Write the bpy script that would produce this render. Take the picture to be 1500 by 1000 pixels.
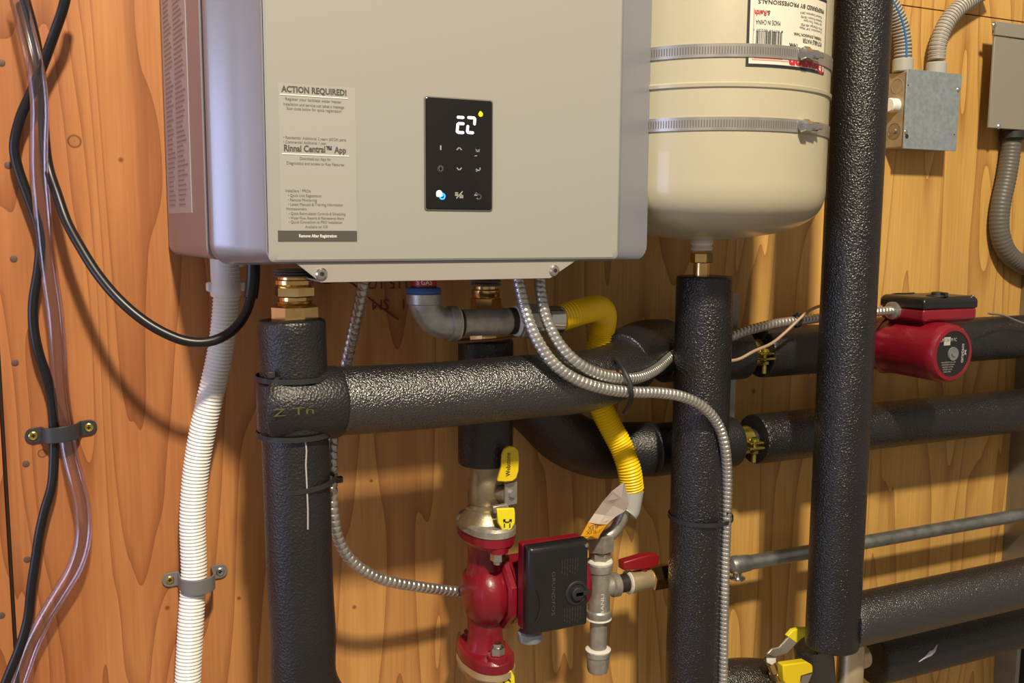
import bpy, bmesh, math, random
from mathutils import Vector, Matrix
random.seed(7)
pi = math.pi
scene = bpy.context.scene
for o in list(bpy.data.objects):
    bpy.data.objects.remove(o)

# ------------------------------------------------------------------ camera
CAM = Vector((0, -1.1, 1.5)); FOC = 1388.8
YAW, PITCH, ROLL = (math.radians(a) for a in (24.741, 6.873, 0.37))
FWD = Vector((math.sin(YAW)*math.cos(PITCH), math.cos(YAW)*math.cos(PITCH), -math.sin(PITCH)))
_r = FWD.cross(Vector((0, 0, 1))).normalized(); _u = _r.cross(FWD)
RGT = _r*math.cos(ROLL) + _u*math.sin(ROLL)
UPV = -_r*math.sin(ROLL) + _u*math.cos(ROLL)
cd = bpy.data.cameras.new('camera'); cam = bpy.data.objects.new('camera', cd)
scene.collection.objects.link(cam)
cd.sensor_width = 36; cd.lens = FOC*36/1500; cd.clip_start = .02
m = Matrix((RGT, UPV, -FWD)).transposed().to_4x4(); m.translation = CAM
cam.matrix_world = m
scene.camera = cam

# ------------------------------------------------------------------ light
scene.view_settings.view_transform = 'Standard'
scene.view_settings.look = 'None'
scene.view_settings.exposure = 0.0
scene.view_settings.gamma = 1.0
scene.view_settings.use_curve_mapping = False
w = bpy.data.worlds.new('world'); scene.world = w; w.use_nodes = True
w.node_tree.nodes['Background'].inputs[0].default_value = (1.0, .86, .72, 1)
w.node_tree.nodes['Background'].inputs[1].default_value = 0.30

def area(name, loc, target, size, power, col, size_y=None):
    l = bpy.data.lights.new(name, 'AREA'); l.energy = power; l.color = col
    l.size = size
    if size_y: l.shape = 'RECTANGLE'; l.size_y = size_y
    o = bpy.data.objects.new(name, l); scene.collection.objects.link(o)
    o.location = loc
    o.rotation_euler = (Vector(target)-Vector(loc)).to_track_quat('-Z', 'Y').to_euler()
    return o
area('ceiling_lamp', (.10, -2.06, 3.42), (.7, 0, 1.3), .17, 112, (1, .86, .64))
area('window_daylight', (-2.9, -.95, 1.35), (.4, -.2, 1.3), 1.2, 29, (.55, .62, 1), 1.3)

# ------------------------------------------------------------------ pixel -> place
def ray(px, py):
    return RGT*((px-750)/FOC) + UPV*((500-py)/FOC) + FWD
def P(px, py, d):
    """point at distance d in front of the plywood wall (the plane y = 0)"""
    v = ray(px, py); return CAM + v*((-d-CAM.y)/v.y)
def R(px, py, d, wpx, vert=True):
    """radius of a tube seen wpx pixels wide"""
    v = P(px, py, d)-CAM; z = v.dot(FWD)
    s = z/v.length if vert else 1
    return wpx/2*z/FOC*(s if vert else 1)

# ------------------------------------------------------------------ mesh builder
class MB:
    def __init__(s): s.v = []; s.f = []
    def add(s, vs, fs, xf=None):
        n = len(s.v)
        for p in vs:
            p = Vector(p); s.v.append(xf @ p if xf else p)
        for f in fs: s.f.append([i+n for i in f])
        return s
    def box(s, c, size, xf=None):
        x, y, z = (a/2 for a in size); c = Vector(c)
        vs = [c+Vector((i*x, j*y, k*z)) for i in (-1, 1) for j in (-1, 1) for k in (-1, 1)]
        return s.add(vs, [(0,1,3,2),(4,6,7,5),(0,4,5,1),(2,3,7,6),(0,2,6,4),(1,5,7,3)], xf)
    def rings(s, rings, cap0=True, cap1=True, xf=None, closed=True):
        n = len(rings[0]); vs = [p for r in rings for p in r]; fs = []
        for i in range(len(rings)-1):
            for j in range(n if closed else n-1):
                k = (j+1) % n
                fs.append((i*n+j, i*n+k, (i+1)*n+k, (i+1)*n+j))
        if cap0: fs.append(tuple(range(n-1, -1, -1)))
        if cap1: fs.append(tuple((len(rings)-1)*n+j for j in range(n)))
        return s.add(vs, fs, xf)
    def prism(s, pts, axis_vec, xf=None):
        a = Vector(axis_vec)
        return s.rings([[Vector(p) for p in pts], [Vector(p)+a for p in pts]], xf=xf)
    def lathe(s, o, axis, prof, seg=32, rot=0, caps=(True, True), xf=None, sc=(1, 1)):
        o = Vector(o); a = Vector(axis).normalized()
        ref = Vector((0, 0, 1)) if abs(a.z) < .9 else Vector((1, 0, 0))
        e1 = (ref - a*ref.dot(a)).normalized(); e2 = a.cross(e1)
        rs = [[o + a*h + (e1*math.cos(rot+2*pi*i/seg)*sc[0] + e2*math.sin(rot+2*pi*i/seg)*sc[1])*r
               for i in range(seg)] for h, r in prof]
        return s.rings(rs, caps[0], caps[1], xf)
    def hexn(s, o, axis, h, r, seg=6, rot=0, ch=.12, xf=None):
        c = r*ch
        return s.lathe(o, axis, [(0, r-c), (c*.6, r), (h-c*.6, r), (h, r-c)], seg, rot, xf=xf)
    def tube(s, path, rad, seg=16, caps=(True, True), rfn=None, xf=None):
        pts = [Vector(p) for p in path]; n = len(pts)
        T = [(pts[min(i+1, n-1)]-pts[max(i-1, 0)]).normalized() for i in range(n)]
        ref = Vector((0, 0, 1)) if abs(T[0].z) < .8 else Vector((1, 0, 0))
        u = (ref-T[0]*ref.dot(T[0])).normalized(); rs = []; L = 0
        for i in range(n):
            u = (u-T[i]*u.dot(T[i])).normalized(); v = T[i].cross(u)
            if i: L += (pts[i]-pts[i-1]).length
            r0 = rad[i] if isinstance(rad, (list, tuple)) else rad
            rs.append([pts[i] + (u*math.cos(2*pi*j/seg)+v*math.sin(2*pi*j/seg)) *
                       (rfn(L, 2*pi*j/seg) if rfn else r0) for j in range(seg)])
        return s.rings(rs, caps[0], caps[1], xf)

def spline(pts, step=.006):
    """Catmull-Rom through points, evenly resampled"""
    p = [Vector(q) for q in pts]; p = [p[0]*2-p[1]] + p + [p[-1]*2-p[-2]]
    o = []
    for i in range(1, len(p)-2):
        a, b, c, d = p[i-1:i+3]
        for k in range(24):
            t = k/24
            o.append(.5*((2*b)+(c-a)*t+(2*a-5*b+4*c-d)*t*t+(3*b-a-3*c+d)*t*t*t))
    o.append(p[-2])
    return resample(o, step)
def resample(o, step):
    L = sum((o[i+1]-o[i]).length for i in range(len(o)-1)); n = max(2, int(round(L/step)))
    out = [o[0]]; acc = 0; tgt = L/n
    for i in range(len(o)-1):
        seg = (o[i+1]-o[i]).length
        while acc+seg >= tgt-1e-9 and len(out) < n:
            t = (tgt-acc)/seg; out.append(o[i].lerp(o[i+1], t)); tgt += L/n
        acc += seg
    out.append(o[-1]); return out

col = scene.collection
def tag(o, label=None, cat=None, group=None, kind=None):
    if label: o['label'] = label
    if cat: o['category'] = cat
    if group: o['group'] = group
    if kind: o['kind'] = kind
    return o
ORG = {}
def empty(name, loc, label, cat, group=None, rot=None):
    o = bpy.data.objects.new(name, None); col.objects.link(o); o.location = loc
    o.empty_display_size = .02
    if rot: o.matrix_world = Matrix.Translation(loc) @ rot
    ORG[o.name] = o.matrix_world.copy() if rot else Matrix.Translation(Vector(loc))
    return tag(o, label, cat, group)
def build(mb, name, mat, parent=None, smooth=35, bevel=0, local=False):
    """mesh from builder; world coordinates unless local (then in the thing's own frame)"""
    if parent is None:
        xs = [v.x for v in mb.v]; ys = [v.y for v in mb.v]; zs = [v.z for v in mb.v]
        org = Matrix.Translation(Vector(((min(xs)+max(xs))/2, (min(ys)+max(ys))/2, min(zs))))
        inv = org.inverted()
    elif local: inv = Matrix.Identity(4); org = ORG[parent.name]
    else: org = ORG[parent.name]; inv = org.inverted()
    me = bpy.data.meshes.new(name)
    me.from_pydata([tuple(inv @ v) for v in mb.v], [], mb.f)
    b = bmesh.new(); b.from_mesh(me); bmesh.ops.recalc_face_normals(b, faces=b.faces); b.to_mesh(me); b.free()
    if smooth:
        me.shade_smooth(); me.set_sharp_from_angle(angle=math.radians(smooth))
    me.materials.append(mat)
    o = bpy.data.objects.new(name, me); col.objects.link(o)
    if parent is None: o.matrix_world = org
    else: o.parent = parent
    ORG[o.name] = org
    if bevel:
        bv = o.modifiers.new('bevel', 'BEVEL'); bv.width = bevel; bv.segments = 2; bv.limit_method = 'ANGLE'
        bv.angle_limit = math.radians(40); bv.harden_normals = False
    return o

# lettering -> mesh builder
def text_into(mb, s, mapfn, u0, v0, width=None, height=None, rot=False, align='L', bold=0, sub=False):
    """letters laid in (u, v); mapfn turns (u, v) into a point. height = cap height"""
    cu = bpy.data.curves.new('t', 'FONT'); cu.body = s; cu.size = 1; cu.resolution_u = 2; cu.offset = bold
    ob = bpy.data.objects.new('t', cu); col.objects.link(ob)
    dg = bpy.context.evaluated_depsgraph_get(); me = bpy.data.meshes.new_from_object(ob.evaluated_get(dg))
    bpy.data.objects.remove(ob); bpy.data.curves.remove(cu)
    vs = [v.co.copy() for v in me.vertices]; fs = [tuple(p.vertices) for p in me.polygons]
    if not vs: return
    x0 = min(v.x for v in vs); x1 = max(v.x for v in vs)
    sx = (width/(x1-x0)) if width else None
    sy = height/.7 if height else sx
    if sx is None: sx = sy
    W = (x1-x0)*sx
    off = {'L': 0, 'C': -W/2, 'R': -W}[align]
    k = -1 if rot else 1
    mb.add([mapfn(u0+k*(off+(v.x-x0)*sx), v0+k*v.y*sy) for v in vs], fs)
    bpy.data.meshes.remove(me)

# ------------------------------------------------------------------ materials
def newmat(name):
    m = bpy.data.materials.new(name); m.use_nodes = True
    nt = m.node_tree; b = nt.nodes['Principled BSDF']
    return m, nt, b
def N(nt, t, **kw):
    n = nt.nodes.new(t)
    for k, v in kw.items():
        if k in n.inputs: n.inputs[k].default_value = v
        else: setattr(n, k, v)
    return n
def ramp(nt, src, stops):
    r = nt.nodes.new('ShaderNodeValToRGB'); nt.links.new(src, r.inputs[0])
    e = r.color_ramp.elements
    while len(e) < len(stops): e.new(.5)
    for i, (p, c) in enumerate(stops):
        e[i].position = p; e[i].color = (*c, 1) if len(c) == 3 else c
    return r.outputs[0]
def simple(name, c, rough=.4, metal=0, bump=0, bscale=200, var=0, coat=0, vscale=30, spec=.5):
    m, nt, b = newmat(name)
    b.inputs['Base Color'].default_value = (*c, 1); b.inputs['Roughness'].default_value = rough
    b.inputs['Metallic'].default_value = metal; b.inputs['Coat Weight'].default_value = coat
    b.inputs['Specular IOR Level'].default_value = spec
    tc = nt.nodes.new('ShaderNodeTexCoord')
    if var:
        n = N(nt, 'ShaderNodeTexNoise', Scale=vscale, Detail=5.0); nt.links.new(tc.outputs['Object'], n.inputs['Vector'])
        cc = ramp(nt, n.outputs[0], [(.3, [x*(1-var) for x in c]), (.7, [min(1, x*(1+var)) for x in c])])
        nt.links.new(cc, b.inputs['Base Color'])
        rr = N(nt, 'ShaderNodeMapRange'); nt.links.new(n.outputs[0], rr.inputs[0])
        rr.inputs[3].default_value = rough*.8; rr.inputs[4].default_value = min(1, rough*1.25)
        nt.links.new(rr.outputs[0], b.inputs['Roughness'])
    if bump:
        n = N(nt, 'ShaderNodeTexNoise', Scale=bscale, Detail=3.0); nt.links.new(tc.outputs['Object'], n.inputs['Vector'])
        bp = N(nt, 'ShaderNodeBump', Strength=bump, Distance=.001)
        nt.links.new(n.outputs[0], bp.inputs['Height']); nt.links.new(bp.outputs[0], b.inputs['Normal'])
    return m

def wood_mat():
    m, nt, b = newmat('plywood'); L = nt.links
    tc = nt.nodes.new('ShaderNodeTexCoord')
    mp = N(nt, 'ShaderNodeMapping'); mp.inputs['Scale'].default_value = (6.5, 1, .85); L.new(tc.outputs['Object'], mp.inputs[0])
    n = N(nt, 'ShaderNodeTexNoise', Scale=1.0, Detail=2.5, Roughness=.45, Distortion=.35); L.new(mp.outputs[0], n.inputs['Vector'])
    mu = N(nt, 'ShaderNodeMath', operation='MULTIPLY'); mu.inputs[1].default_value = 15; L.new(n.outputs[0], mu.inputs[0])
    si = N(nt, 'ShaderNodeMath', operation='FRACT'); L.new(mu.outputs[0], si.inputs[0])
    g = ramp(nt, si.outputs[0], [(0, (.44, .225, .060)), (.05, (.52, .275, .075)), (.30, (.68, .395, .112)), (1, (.74, .44, .128))])
    # broad tone drift and fine fibre
    n2 = N(nt, 'ShaderNodeTexNoise', Scale=2.2, Detail=3.0); L.new(mp.outputs[0], n2.inputs['Vector'])
    g2 = ramp(nt, n2.outputs[0], [(.3, (.80, .77, .72)), (.7, (1.0, 1.0, 1.0))])
    mp3 = N(nt, 'ShaderNodeMapping'); mp3.inputs['Scale'].default_value = (260, 1, 7); L.new(tc.outputs['Object'], mp3.inputs[0])
    n3 = N(nt, 'ShaderNodeTexNoise', Scale=1.0, Detail=3.0); L.new(mp3.outputs[0], n3.inputs['Vector'])
    g3 = ramp(nt, n3.outputs[0], [(.3, (.86, .84, .82)), (.65, (1, 1, 1))])
    m1 = N(nt, 'ShaderNodeMix', data_type='RGBA', blend_type='MULTIPLY'); m1.inputs[0].default_value = 1
    L.new(g, m1.inputs[6]); L.new(g2, m1.inputs[7])
    m2 = N(nt, 'ShaderNodeMix', data_type='RGBA', blend_type='MULTIPLY'); m2.inputs[0].default_value = 1
    L.new(m1.outputs[2], m2.inputs[6]); L.new(g3, m2.inputs[7])
    last = m2.outputs[2]
    # left of the sheet tinted redder and darker: uneven lighting painted in, fading irregularly
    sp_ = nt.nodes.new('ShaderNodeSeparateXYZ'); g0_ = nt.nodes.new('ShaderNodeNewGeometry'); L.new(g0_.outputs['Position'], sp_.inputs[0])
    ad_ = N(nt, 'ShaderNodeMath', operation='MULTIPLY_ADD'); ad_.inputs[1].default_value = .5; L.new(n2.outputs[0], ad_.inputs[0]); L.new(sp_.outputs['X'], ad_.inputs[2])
    light_tint = ramp(nt, ad_.outputs[0], [(.25, (.73, .48, .60)), (.95, (1, 1, 1))])
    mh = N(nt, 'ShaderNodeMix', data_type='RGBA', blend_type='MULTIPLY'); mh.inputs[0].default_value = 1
    L.new(last, mh.inputs[6]); L.new(light_tint, mh.inputs[7]); last = mh.outputs[2]
    # knots and small pitch marks at their own places
    geo = nt.nodes.new('ShaderNodeNewGeometry')
    for (px, py, r, ring) in ((109, 207, .0075, 1), (177, 234, .0035, 0), (62, 664, .005, 1), (519, 889, .0035, 0), (544, 704, .003, 0),
                              (900, 735, .004, 0), (1104, 573, .005, 0), (714, 947, .004, 1), (245, 890, .0035, 0), (350, 876, .003, 0)):
        c = P(px, py, 0)
        d = N(nt, 'ShaderNodeVectorMath', operation='DISTANCE'); d.inputs[1].default_value = c
        L.new(geo.outputs['Position'], d.inputs[0])
        dv = N(nt, 'ShaderNodeMath', operation='DIVIDE'); dv.inputs[1].default_value = r; L.new(d.outputs['Value'], dv.inputs[0])
        if ring: k = ramp(nt, dv.outputs[0], [(0, (.25, .25, .25)), (.12, (.9, .9, .9)), (.62, (.85, .85, .85)), (.8, (.3, .25, .2)), (1, (1, 1, 1))])
        else: k = ramp(nt, dv.outputs[0], [(0, (.3, .25, .22)), (.5, (.55, .45, .4)), (1, (1, 1, 1))])
        mx = N(nt, 'ShaderNodeMix', data_type='RGBA', blend_type='MULTIPLY'); mx.inputs[0].default_value = 1
        L.new(last, mx.inputs[6]); L.new(k, mx.inputs[7]); last = mx.outputs[2]
    L.new(last, b.inputs['Base Color'])
    b.inputs['Roughness'].default_value = .5; b.inputs['Specular IOR Level'].default_value = .35
    bp = N(nt, 'ShaderNodeBump', Strength=.25, Distance=.0006); L.new(n3.outputs[0], bp.inputs['Height']); L.new(bp.outputs[0], b.inputs['Normal'])
    return m

def foam_mat(name, bump=1.0, spec=.7, ior=1.5, rough=.38, base=(.012, .0122, .0135), scale=330):
    m, nt, b = newmat(name); L = nt.links
    tc = nt.nodes.new('ShaderNodeTexCoord')
    n = N(nt, 'ShaderNodeTexNoise', Scale=scale, Detail=2.0, Roughness=.6, Distortion=.6); L.new(tc.outputs['Object'], n.inputs['Vector'])
    v = N(nt, 'ShaderNodeTexVoronoi', Scale=scale*.9); L.new(tc.outputs['Object'], v.inputs['Vector'])
    ad = N(nt, 'ShaderNodeMath', operation='ADD'); L.new(n.outputs[0], ad.inputs[0]); L.new(v.outputs['Distance'], ad.inputs[1])
    bp = N(nt, 'ShaderNodeBump', Strength=bump, Distance=.0008); L.new(ad.outputs[0], bp.inputs['Height']); L.new(bp.outputs[0], b.inputs['Normal'])
    n2 = N(nt, 'ShaderNodeTexNoise', Scale=14, Detail=4.0); L.new(tc.outputs['Object'], n2.inputs['Vector'])
    c = ramp(nt, n2.outputs[0], [(.35, base), (.75, [x*1.7 for x in base])]); L.new(c, b.inputs['Base Color'])
    rr = ramp(nt, n2.outputs[0], [(.3, (rough,)*3), (.7, (min(1, rough*1.12),)*3)]); L.new(rr, b.inputs['Roughness'])
    b.inputs['Specular IOR Level'].default_value = spec; b.inputs['IOR'].default_value = ior
    return m

M = {}
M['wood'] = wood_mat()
M['gap'] = simple('dark_gap', (.03, .015, .008), .9)
M['foam'] = foam_mat('foam_skin', bump=.85, rough=.29, scale=560, base=(.005, .0052, .006), spec=1.0, ior=1.72)
M['foam_m'] = foam_mat('foam_riser_skin', bump=1.0, rough=.27, scale=480, base=(.006, .0062, .0072), spec=.75)
M['foam_s'] = foam_mat('foam_smooth', bump=.6, rough=.40, scale=450, base=(.007, .0072, .0082))
M['enamel'] = simple('heater_enamel', (.345, .34, .315), .42, 0, .05, 900)
M['bezel'] = simple('heater_edge_enamel', (.29, .30, .35), .26, .3, .05, 900)
M['side'] = simple('heater_side_enamel', (.31, .285, .31), .33, .25, .1, 500)
M['bracket'] = simple('bracket_enamel', (.35, .33, .295), .4)
M['sticker'] = simple('sticker_film', (.385, .375, .35), .35)
M['ink'] = simple('grey_ink', (.13, .12, .11), .5)
M['inkb'] = simple('dark_grey_ink', (.085, .078, .07), .45)
M['white_ink'] = simple('white_ink', (.85, .82, .76), .5)
M['glass'] = simple('black_glass', (.010, .0095, .009), .12, spec=.5)
M['icon'] = simple('icon_grey', (.35, .34, .32), .5)
def emit(name, c, s):
    m, nt, b = newmat(name); b.inputs['Base Color'].default_value = (*c, 1)
    b.inputs['Emission Color'].default_value = (*c, 1); b.inputs['Emission Strength'].default_value = s; return m
M['led'] = emit('white_led', (.92, .94, 1), 1.3)
M['ledy'] = emit('yellow_led', (1, .85, .0), .9)
M['ledb'] = emit('blue_led', (.1, .5, .9), .8)
M['tank'] = simple('tank_enamel', (.47, .43, .305), .32, 0, .08, 120, coat=.3)
M['paper'] = simple('label_paper', (.72, .69, .58), .5)
M['black_ink'] = simple('black_ink', (.02, .02, .025), .5)
M['red_ink'] = simple('red_ink', (.55, .02, .03), .5)
M['pinkline'] = simple('pink_line_ink', (.7, .3, .25), .5)
M['steel'] = simple('stainless_band', (.50, .48, .44), .32, .75, var=.12)
M['chrome'] = simple('bright_steel', (.72, .72, .70), .16, 1)
M['zinc'] = simple('zinc_screw', (.62, .60, .55), .28, 1, var=.1)
M['galv'] = simple('galvanised_steel', (.34, .35, .35), .42, .85, .15, 300, var=.22, vscale=55)
M['galvbox'] = simple('galvanised_sheet', (.32, .375, .41), .45, .4, .1, 250, var=.13, vscale=160)
M['galvside'] = simple('galvanised_box_side', (.42, .38, .30), .5, .5, .1, 250, var=.15, vscale=60)
M['strut'] = simple('strut_steel', (.30, .31, .30), .36, .8, var=.12)
M['brass'] = simple('yellow_brass', (.72, .50, .20), .2, 1, var=.12, vscale=70)
M['dbrass'] = simple('dull_brass', (.58, .47, .29), .36, .6, .1, 260, var=.14)
M['olive'] = simple('cast_valve_brass', (.36, .30, .19), .38, .8, .2, 420, var=.12)
M['iron'] = simple('malleable_fitting', (.42, .40, .35), .38, .6, .4, 240, var=.22, vscale=70)
M['cast'] = simple('cast_galvanised_elbow', (.42, .42, .39), .38, .6, .4, 260, var=.25, vscale=60)
M['darkpipe'] = simple('black_iron_thread', (.05, .042, .035), .45, .5, .4, 400)
M['redp'] = simple('red_pump_paint', (.22, .006, .018), .33, 0, .35, 260, var=.12, coat=.15)
M['redh'] = simple('red_handle', (.25, .008, .012), .4)
M['redl'] = simple('red_sticker', (.5, .015, .03), .4)
M['blk'] = simple('black_plastic', (.012, .012, .012), .3, var=.1)
M['blkm'] = simple('matt_black_plastic', (.02, .02, .02), .55)
M['cord'] = simple('black_cord', (.008, .008, .011), .36)
M['nail'] = simple('nail_head', (.12, .065, .045), .6)
M['print'] = simple('faded_print', (.075, .072, .065), .5)
M['printw'] = simple('light_print', (.45, .44, .42), .5)
M['yel'] = simple('yellow_vinyl', (.78, .58, .01), .4)
M['yel2'] = simple('bright_yellow_vinyl', (.86, .74, .02), .4)
M['csst'] = simple('yellow_hose', (.93, .64, .006), .42)
M['whitep'] = simple('white_hose', (.86, .87, .86), .4)
M['greyp'] = simple('grey_pvc', (.42, .42, .40), .42)
M['greyc'] = simple('grey_conduit', (.12, .11, .095), .45)
M['ribbed'] = simple('ribbed_conduit', (.45, .425, .385), .4)
M['ridge'] = simple('conduit_groove', (.10, .09, .08), .6)
M['blue'] = simple('blue_stripe', (.03, .16, .42), .4)
M['panel'] = simple('grey_panel_paint', (.27, .255, .21), .5, 0, .1, 200)
M['ziny'] = simple('yellow_zinc', (.62, .50, .10), .25, .9, var=.2)
M['flex'] = simple('flex_armour', (.52, .51, .48), .34, .8, var=.1)
M['blind'] = simple('blue_tape', (.05, .12, .35), .5)
M['tape'] = simple('white_thread_tape', (.72, .70, .64), .6, 0, .8, 300)
M['wire'] = simple('brown_wire', (.26, .12, .085), .45)
M['wire2'] = simple('tan_wire', (.36, .25, .16), .45)
M['tagp'] = simple('tag_paper', (.50, .42, .38), .55)
M['tago'] = simple('tag_orange', (.80, .38, .01), .5)
M['tagw'] = simple('tag_white', (.72, .62, .54), .55)
M['strapg'] = simple('grey_strap_plastic', (.17, .165, .17), .45)
M['strapb'] = simple('black_strap_plastic', (.035, .037, .045), .42)
M['pencil'] = simple('brown_marker', (.16, .03, .012), .7)
M['copper'] = simple('copper_pipe', (.5, .2, .1), .35, 1)
M['concrete'] = simple('concrete', (.3, .28, .25), .8, 0, .5, 60, var=.2, vscale=6)
def clear_mat():
    m, nt, b = newmat('clear_vinyl'); nt.nodes.remove(b)      # thin clear wall: see-through with a glossy skin
    t = nt.nodes.new('ShaderNodeBsdfTransparent'); t.inputs[0].default_value = (.93, .87, .87, 1)
    g = nt.nodes.new('ShaderNodeBsdfGlossy'); g.inputs['Roughness'].default_value = .12; g.inputs[0].default_value = (.9, .9, .95, 1)
    lw = nt.nodes.new('ShaderNodeLayerWeight'); lw.inputs[0].default_value = .35
    mr = nt.nodes.new('ShaderNodeMapRange'); mr.inputs[3].default_value = .07; mr.inputs[4].default_value = .6
    nt.links.new(lw.outputs['Fresnel'], mr.inputs[0])
    mx = nt.nodes.new('ShaderNodeMixShader'); nt.links.new(mr.outputs[0], mx.inputs[0]); nt.links.new(t.outputs[0], mx.inputs[1]); nt.links.new(g.outputs[0], mx.inputs[2])
    nt.links.new(mx.outputs[0], nt.nodes['Material Output'].inputs[0])
    return m
M['clear'] = clear_mat()

# ================================================================== SETTING
SX = P(8, 700, 0).x; SZ = P(1440, 24, 0).z
mb = MB()
def sheet(x0, x1, z0, z1): mb.box(((x0+x1)/2, .009, (z0+z1)/2), (x1-x0, .018, z1-z0))
sheet(-1.6, SX-.002, 0, 2.7)
sheet(SX+.002, 3.4, 0, SZ-.001)
sheet(SX+.002, 3.4, SZ+.001, 2.7)
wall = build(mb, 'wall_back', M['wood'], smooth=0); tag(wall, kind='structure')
mb = MB(); mb.box((.9, .03, 1.35), (5, .02, 2.7)); tag(build(mb, 'trim_1', M['gap'], smooth=0), kind='structure')
mb = MB(); mb.box((.9, -1.5, -.01), (5, 3.1, .02)); tag(build(mb, 'floor', M['concrete'], smooth=0), kind='structure')

# nail heads driven into the plywood
nm = None
for px, py, where in ((12, 242, 'below the cord crossing'), (20, 379, 'level with the heater bottom'), (22, 531, 'midway between heater and black strap'), (38, 679, 'just below the black strap'), (40, 819, 'touching the black cord near the bottom'), (2, 92, 'topmost, at the very left edge'), (2, 901, 'lowest, left of the seam')):
    c = P(px, py, 0)
    if nm is None:
        mb = MB(); mb.lathe(c, (0, -1, 0), [(-.002, .0036), (.0004, .0036), (.0007, .003)], 14)
        o = build(mb, 'nail_head', M['nail']); base = c.copy(); nm = o
    else:
        o = nm.copy(); col.objects.link(o); o.location = nm.location + (c-base)
    tag(o, 'dark nail head in the plywood at left, ' + where, 'nail', 'nail heads along the left seam')

# brown stamped marks on the plywood
o_ = P(596, 422, 0); mb = MB()
text_into(mb, '115 1/2', lambda u, v: Vector((o_.x+u, -.0008, o_.z+v)), 0, .012, width=P(596, 422, 0).x-P(538, 422, 0).x, rot=True)
o2 = P(592, 447, 0)
text_into(mb, 'I   SM', lambda u, v: Vector((o2.x+u, -.0008, o2.z+v)), 0, .008, width=.04, rot=True)
tag(build(mb, 'wall_marking', M['pencil'], smooth=0), 'faint brown upside-down lettering stamped on the plywood below the heater', 'marking')

# ================================================================== WATER HEATER
Z0 = P(600, 388, .235).z; ZT = 2.12
hx_back = P(241, 200, .0).x; hx_front = P(300, 200, .178).x
hr_front = .558
root = empty('water_heater', (.32, -.12, Z0), 'silver grey wall-hung tankless water heater with a black touch panel', 'water heater')
def rrect(x0, x1, z0, z1, r, y, n=6):
    pts = []
    for cx, cz, a0 in ((x1-r, z1-r, 0), (x0+r, z1-r, 90), (x0+r, z0+r, 180), (x1-r, z0+r, 270)):
        for k in range(n+1):
            a = math.radians(a0+90*k/n); pts.append(Vector((cx+r*math.cos(a), y, cz+r*math.sin(a))))
    return pts
zb = P(300, 381, .178).z
mb = MB()
mb.rings([rrect(hx_back+.004, hr_front-.015, zb+.004, ZT-.02, .012, -.001),
          rrect(hx_back, hr_front-.012, zb, ZT-.01, .012, -.006),
          rrect(hx_back+.001, hr_front-.012, zb, ZT-.01, .012, -.02),
          rrect(hx_front-.001, hr_front-.006, zb, ZT-.01, .012, -.171)])
build(mb, 'body', M['side'], root)
mb = MB()
mb.rings([rrect(hx_front+.005, hr_front-.01, zb+.005, ZT, .012, -.170),
          rrect(hx_front+.005, hr_front-.01, zb+.003, ZT, .012, -.182)])
build(mb, 'gasket', M['gap'], root)
xa = P(303, 200, .19).x; xl = P(388, 200, .24).x; xr = P(908, 200, .24).x; xq = .567
zq = P(330, 389, .2).z; zf = P(600, 386, .24).z
mb = MB()
# edge frame: everything but the front sheet
xm = xa+.0065+(xl-xa-.0095)*.43; xn = xa+.0065+(xl-xa-.0095)*.62
mb.rings([rrect(xa+.003, xq-.012, zq+.003, ZT-.003, .018, -.1795),
          rrect(xa+.0005, xq-.011, zq+.0005, ZT-.0005, .019, -.182),
          rrect(xa, xq-.008, zq, ZT, .02, -.188),
          rrect(xa+.0008, xq-.006, zq+.0005, ZT-.001, .02, -.192),
          rrect(xa+.003, xq-.005, zq+.0012, ZT-.002, .02, -.1955),
          rrect(xa+.0065, xq-.004, zq+.002, ZT-.003, .019, -.198),
          rrect(xm, xq, zq+.0022, ZT-.003, .016, -.215),
          rrect(xn, xq-.0025, zq+.0025, ZT-.004, .015, -.2225),
          rrect(xl-.003, xr+.0035, zq+.003, ZT-.005, .014, -.2375),
          rrect(xl-.0012, xr+.001, zq+.0035, ZT-.005, .011, -.2402),
          rrect(xl, xr, zq+.004, ZT-.006, .010, -.2405)], cap1=False)
build(mb, 'cover_edge', M['bezel'], root, smooth=28)
mb = MB()
mb.rings([rrect(xl+.0005, xr-.0005, zq+.0045, ZT-.0065, .005, -.2375),
          rrect(xl+.0005, xr-.0005, zq+.0045, ZT-.0065, .005, -.2412),
          rrect(xl+.0025, xr-.0025, zq+.0065, ZT-.0085, .005, -.2425),
          rrect(xl+.006, xr-.006, zq+.012, ZT-.012, .005, -.2425)])
build(mb, 'front_cover', M['enamel'], root, smooth=28)
FD = .2425
def FP(px, py, e=0): return P(px, py, FD+e)

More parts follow.
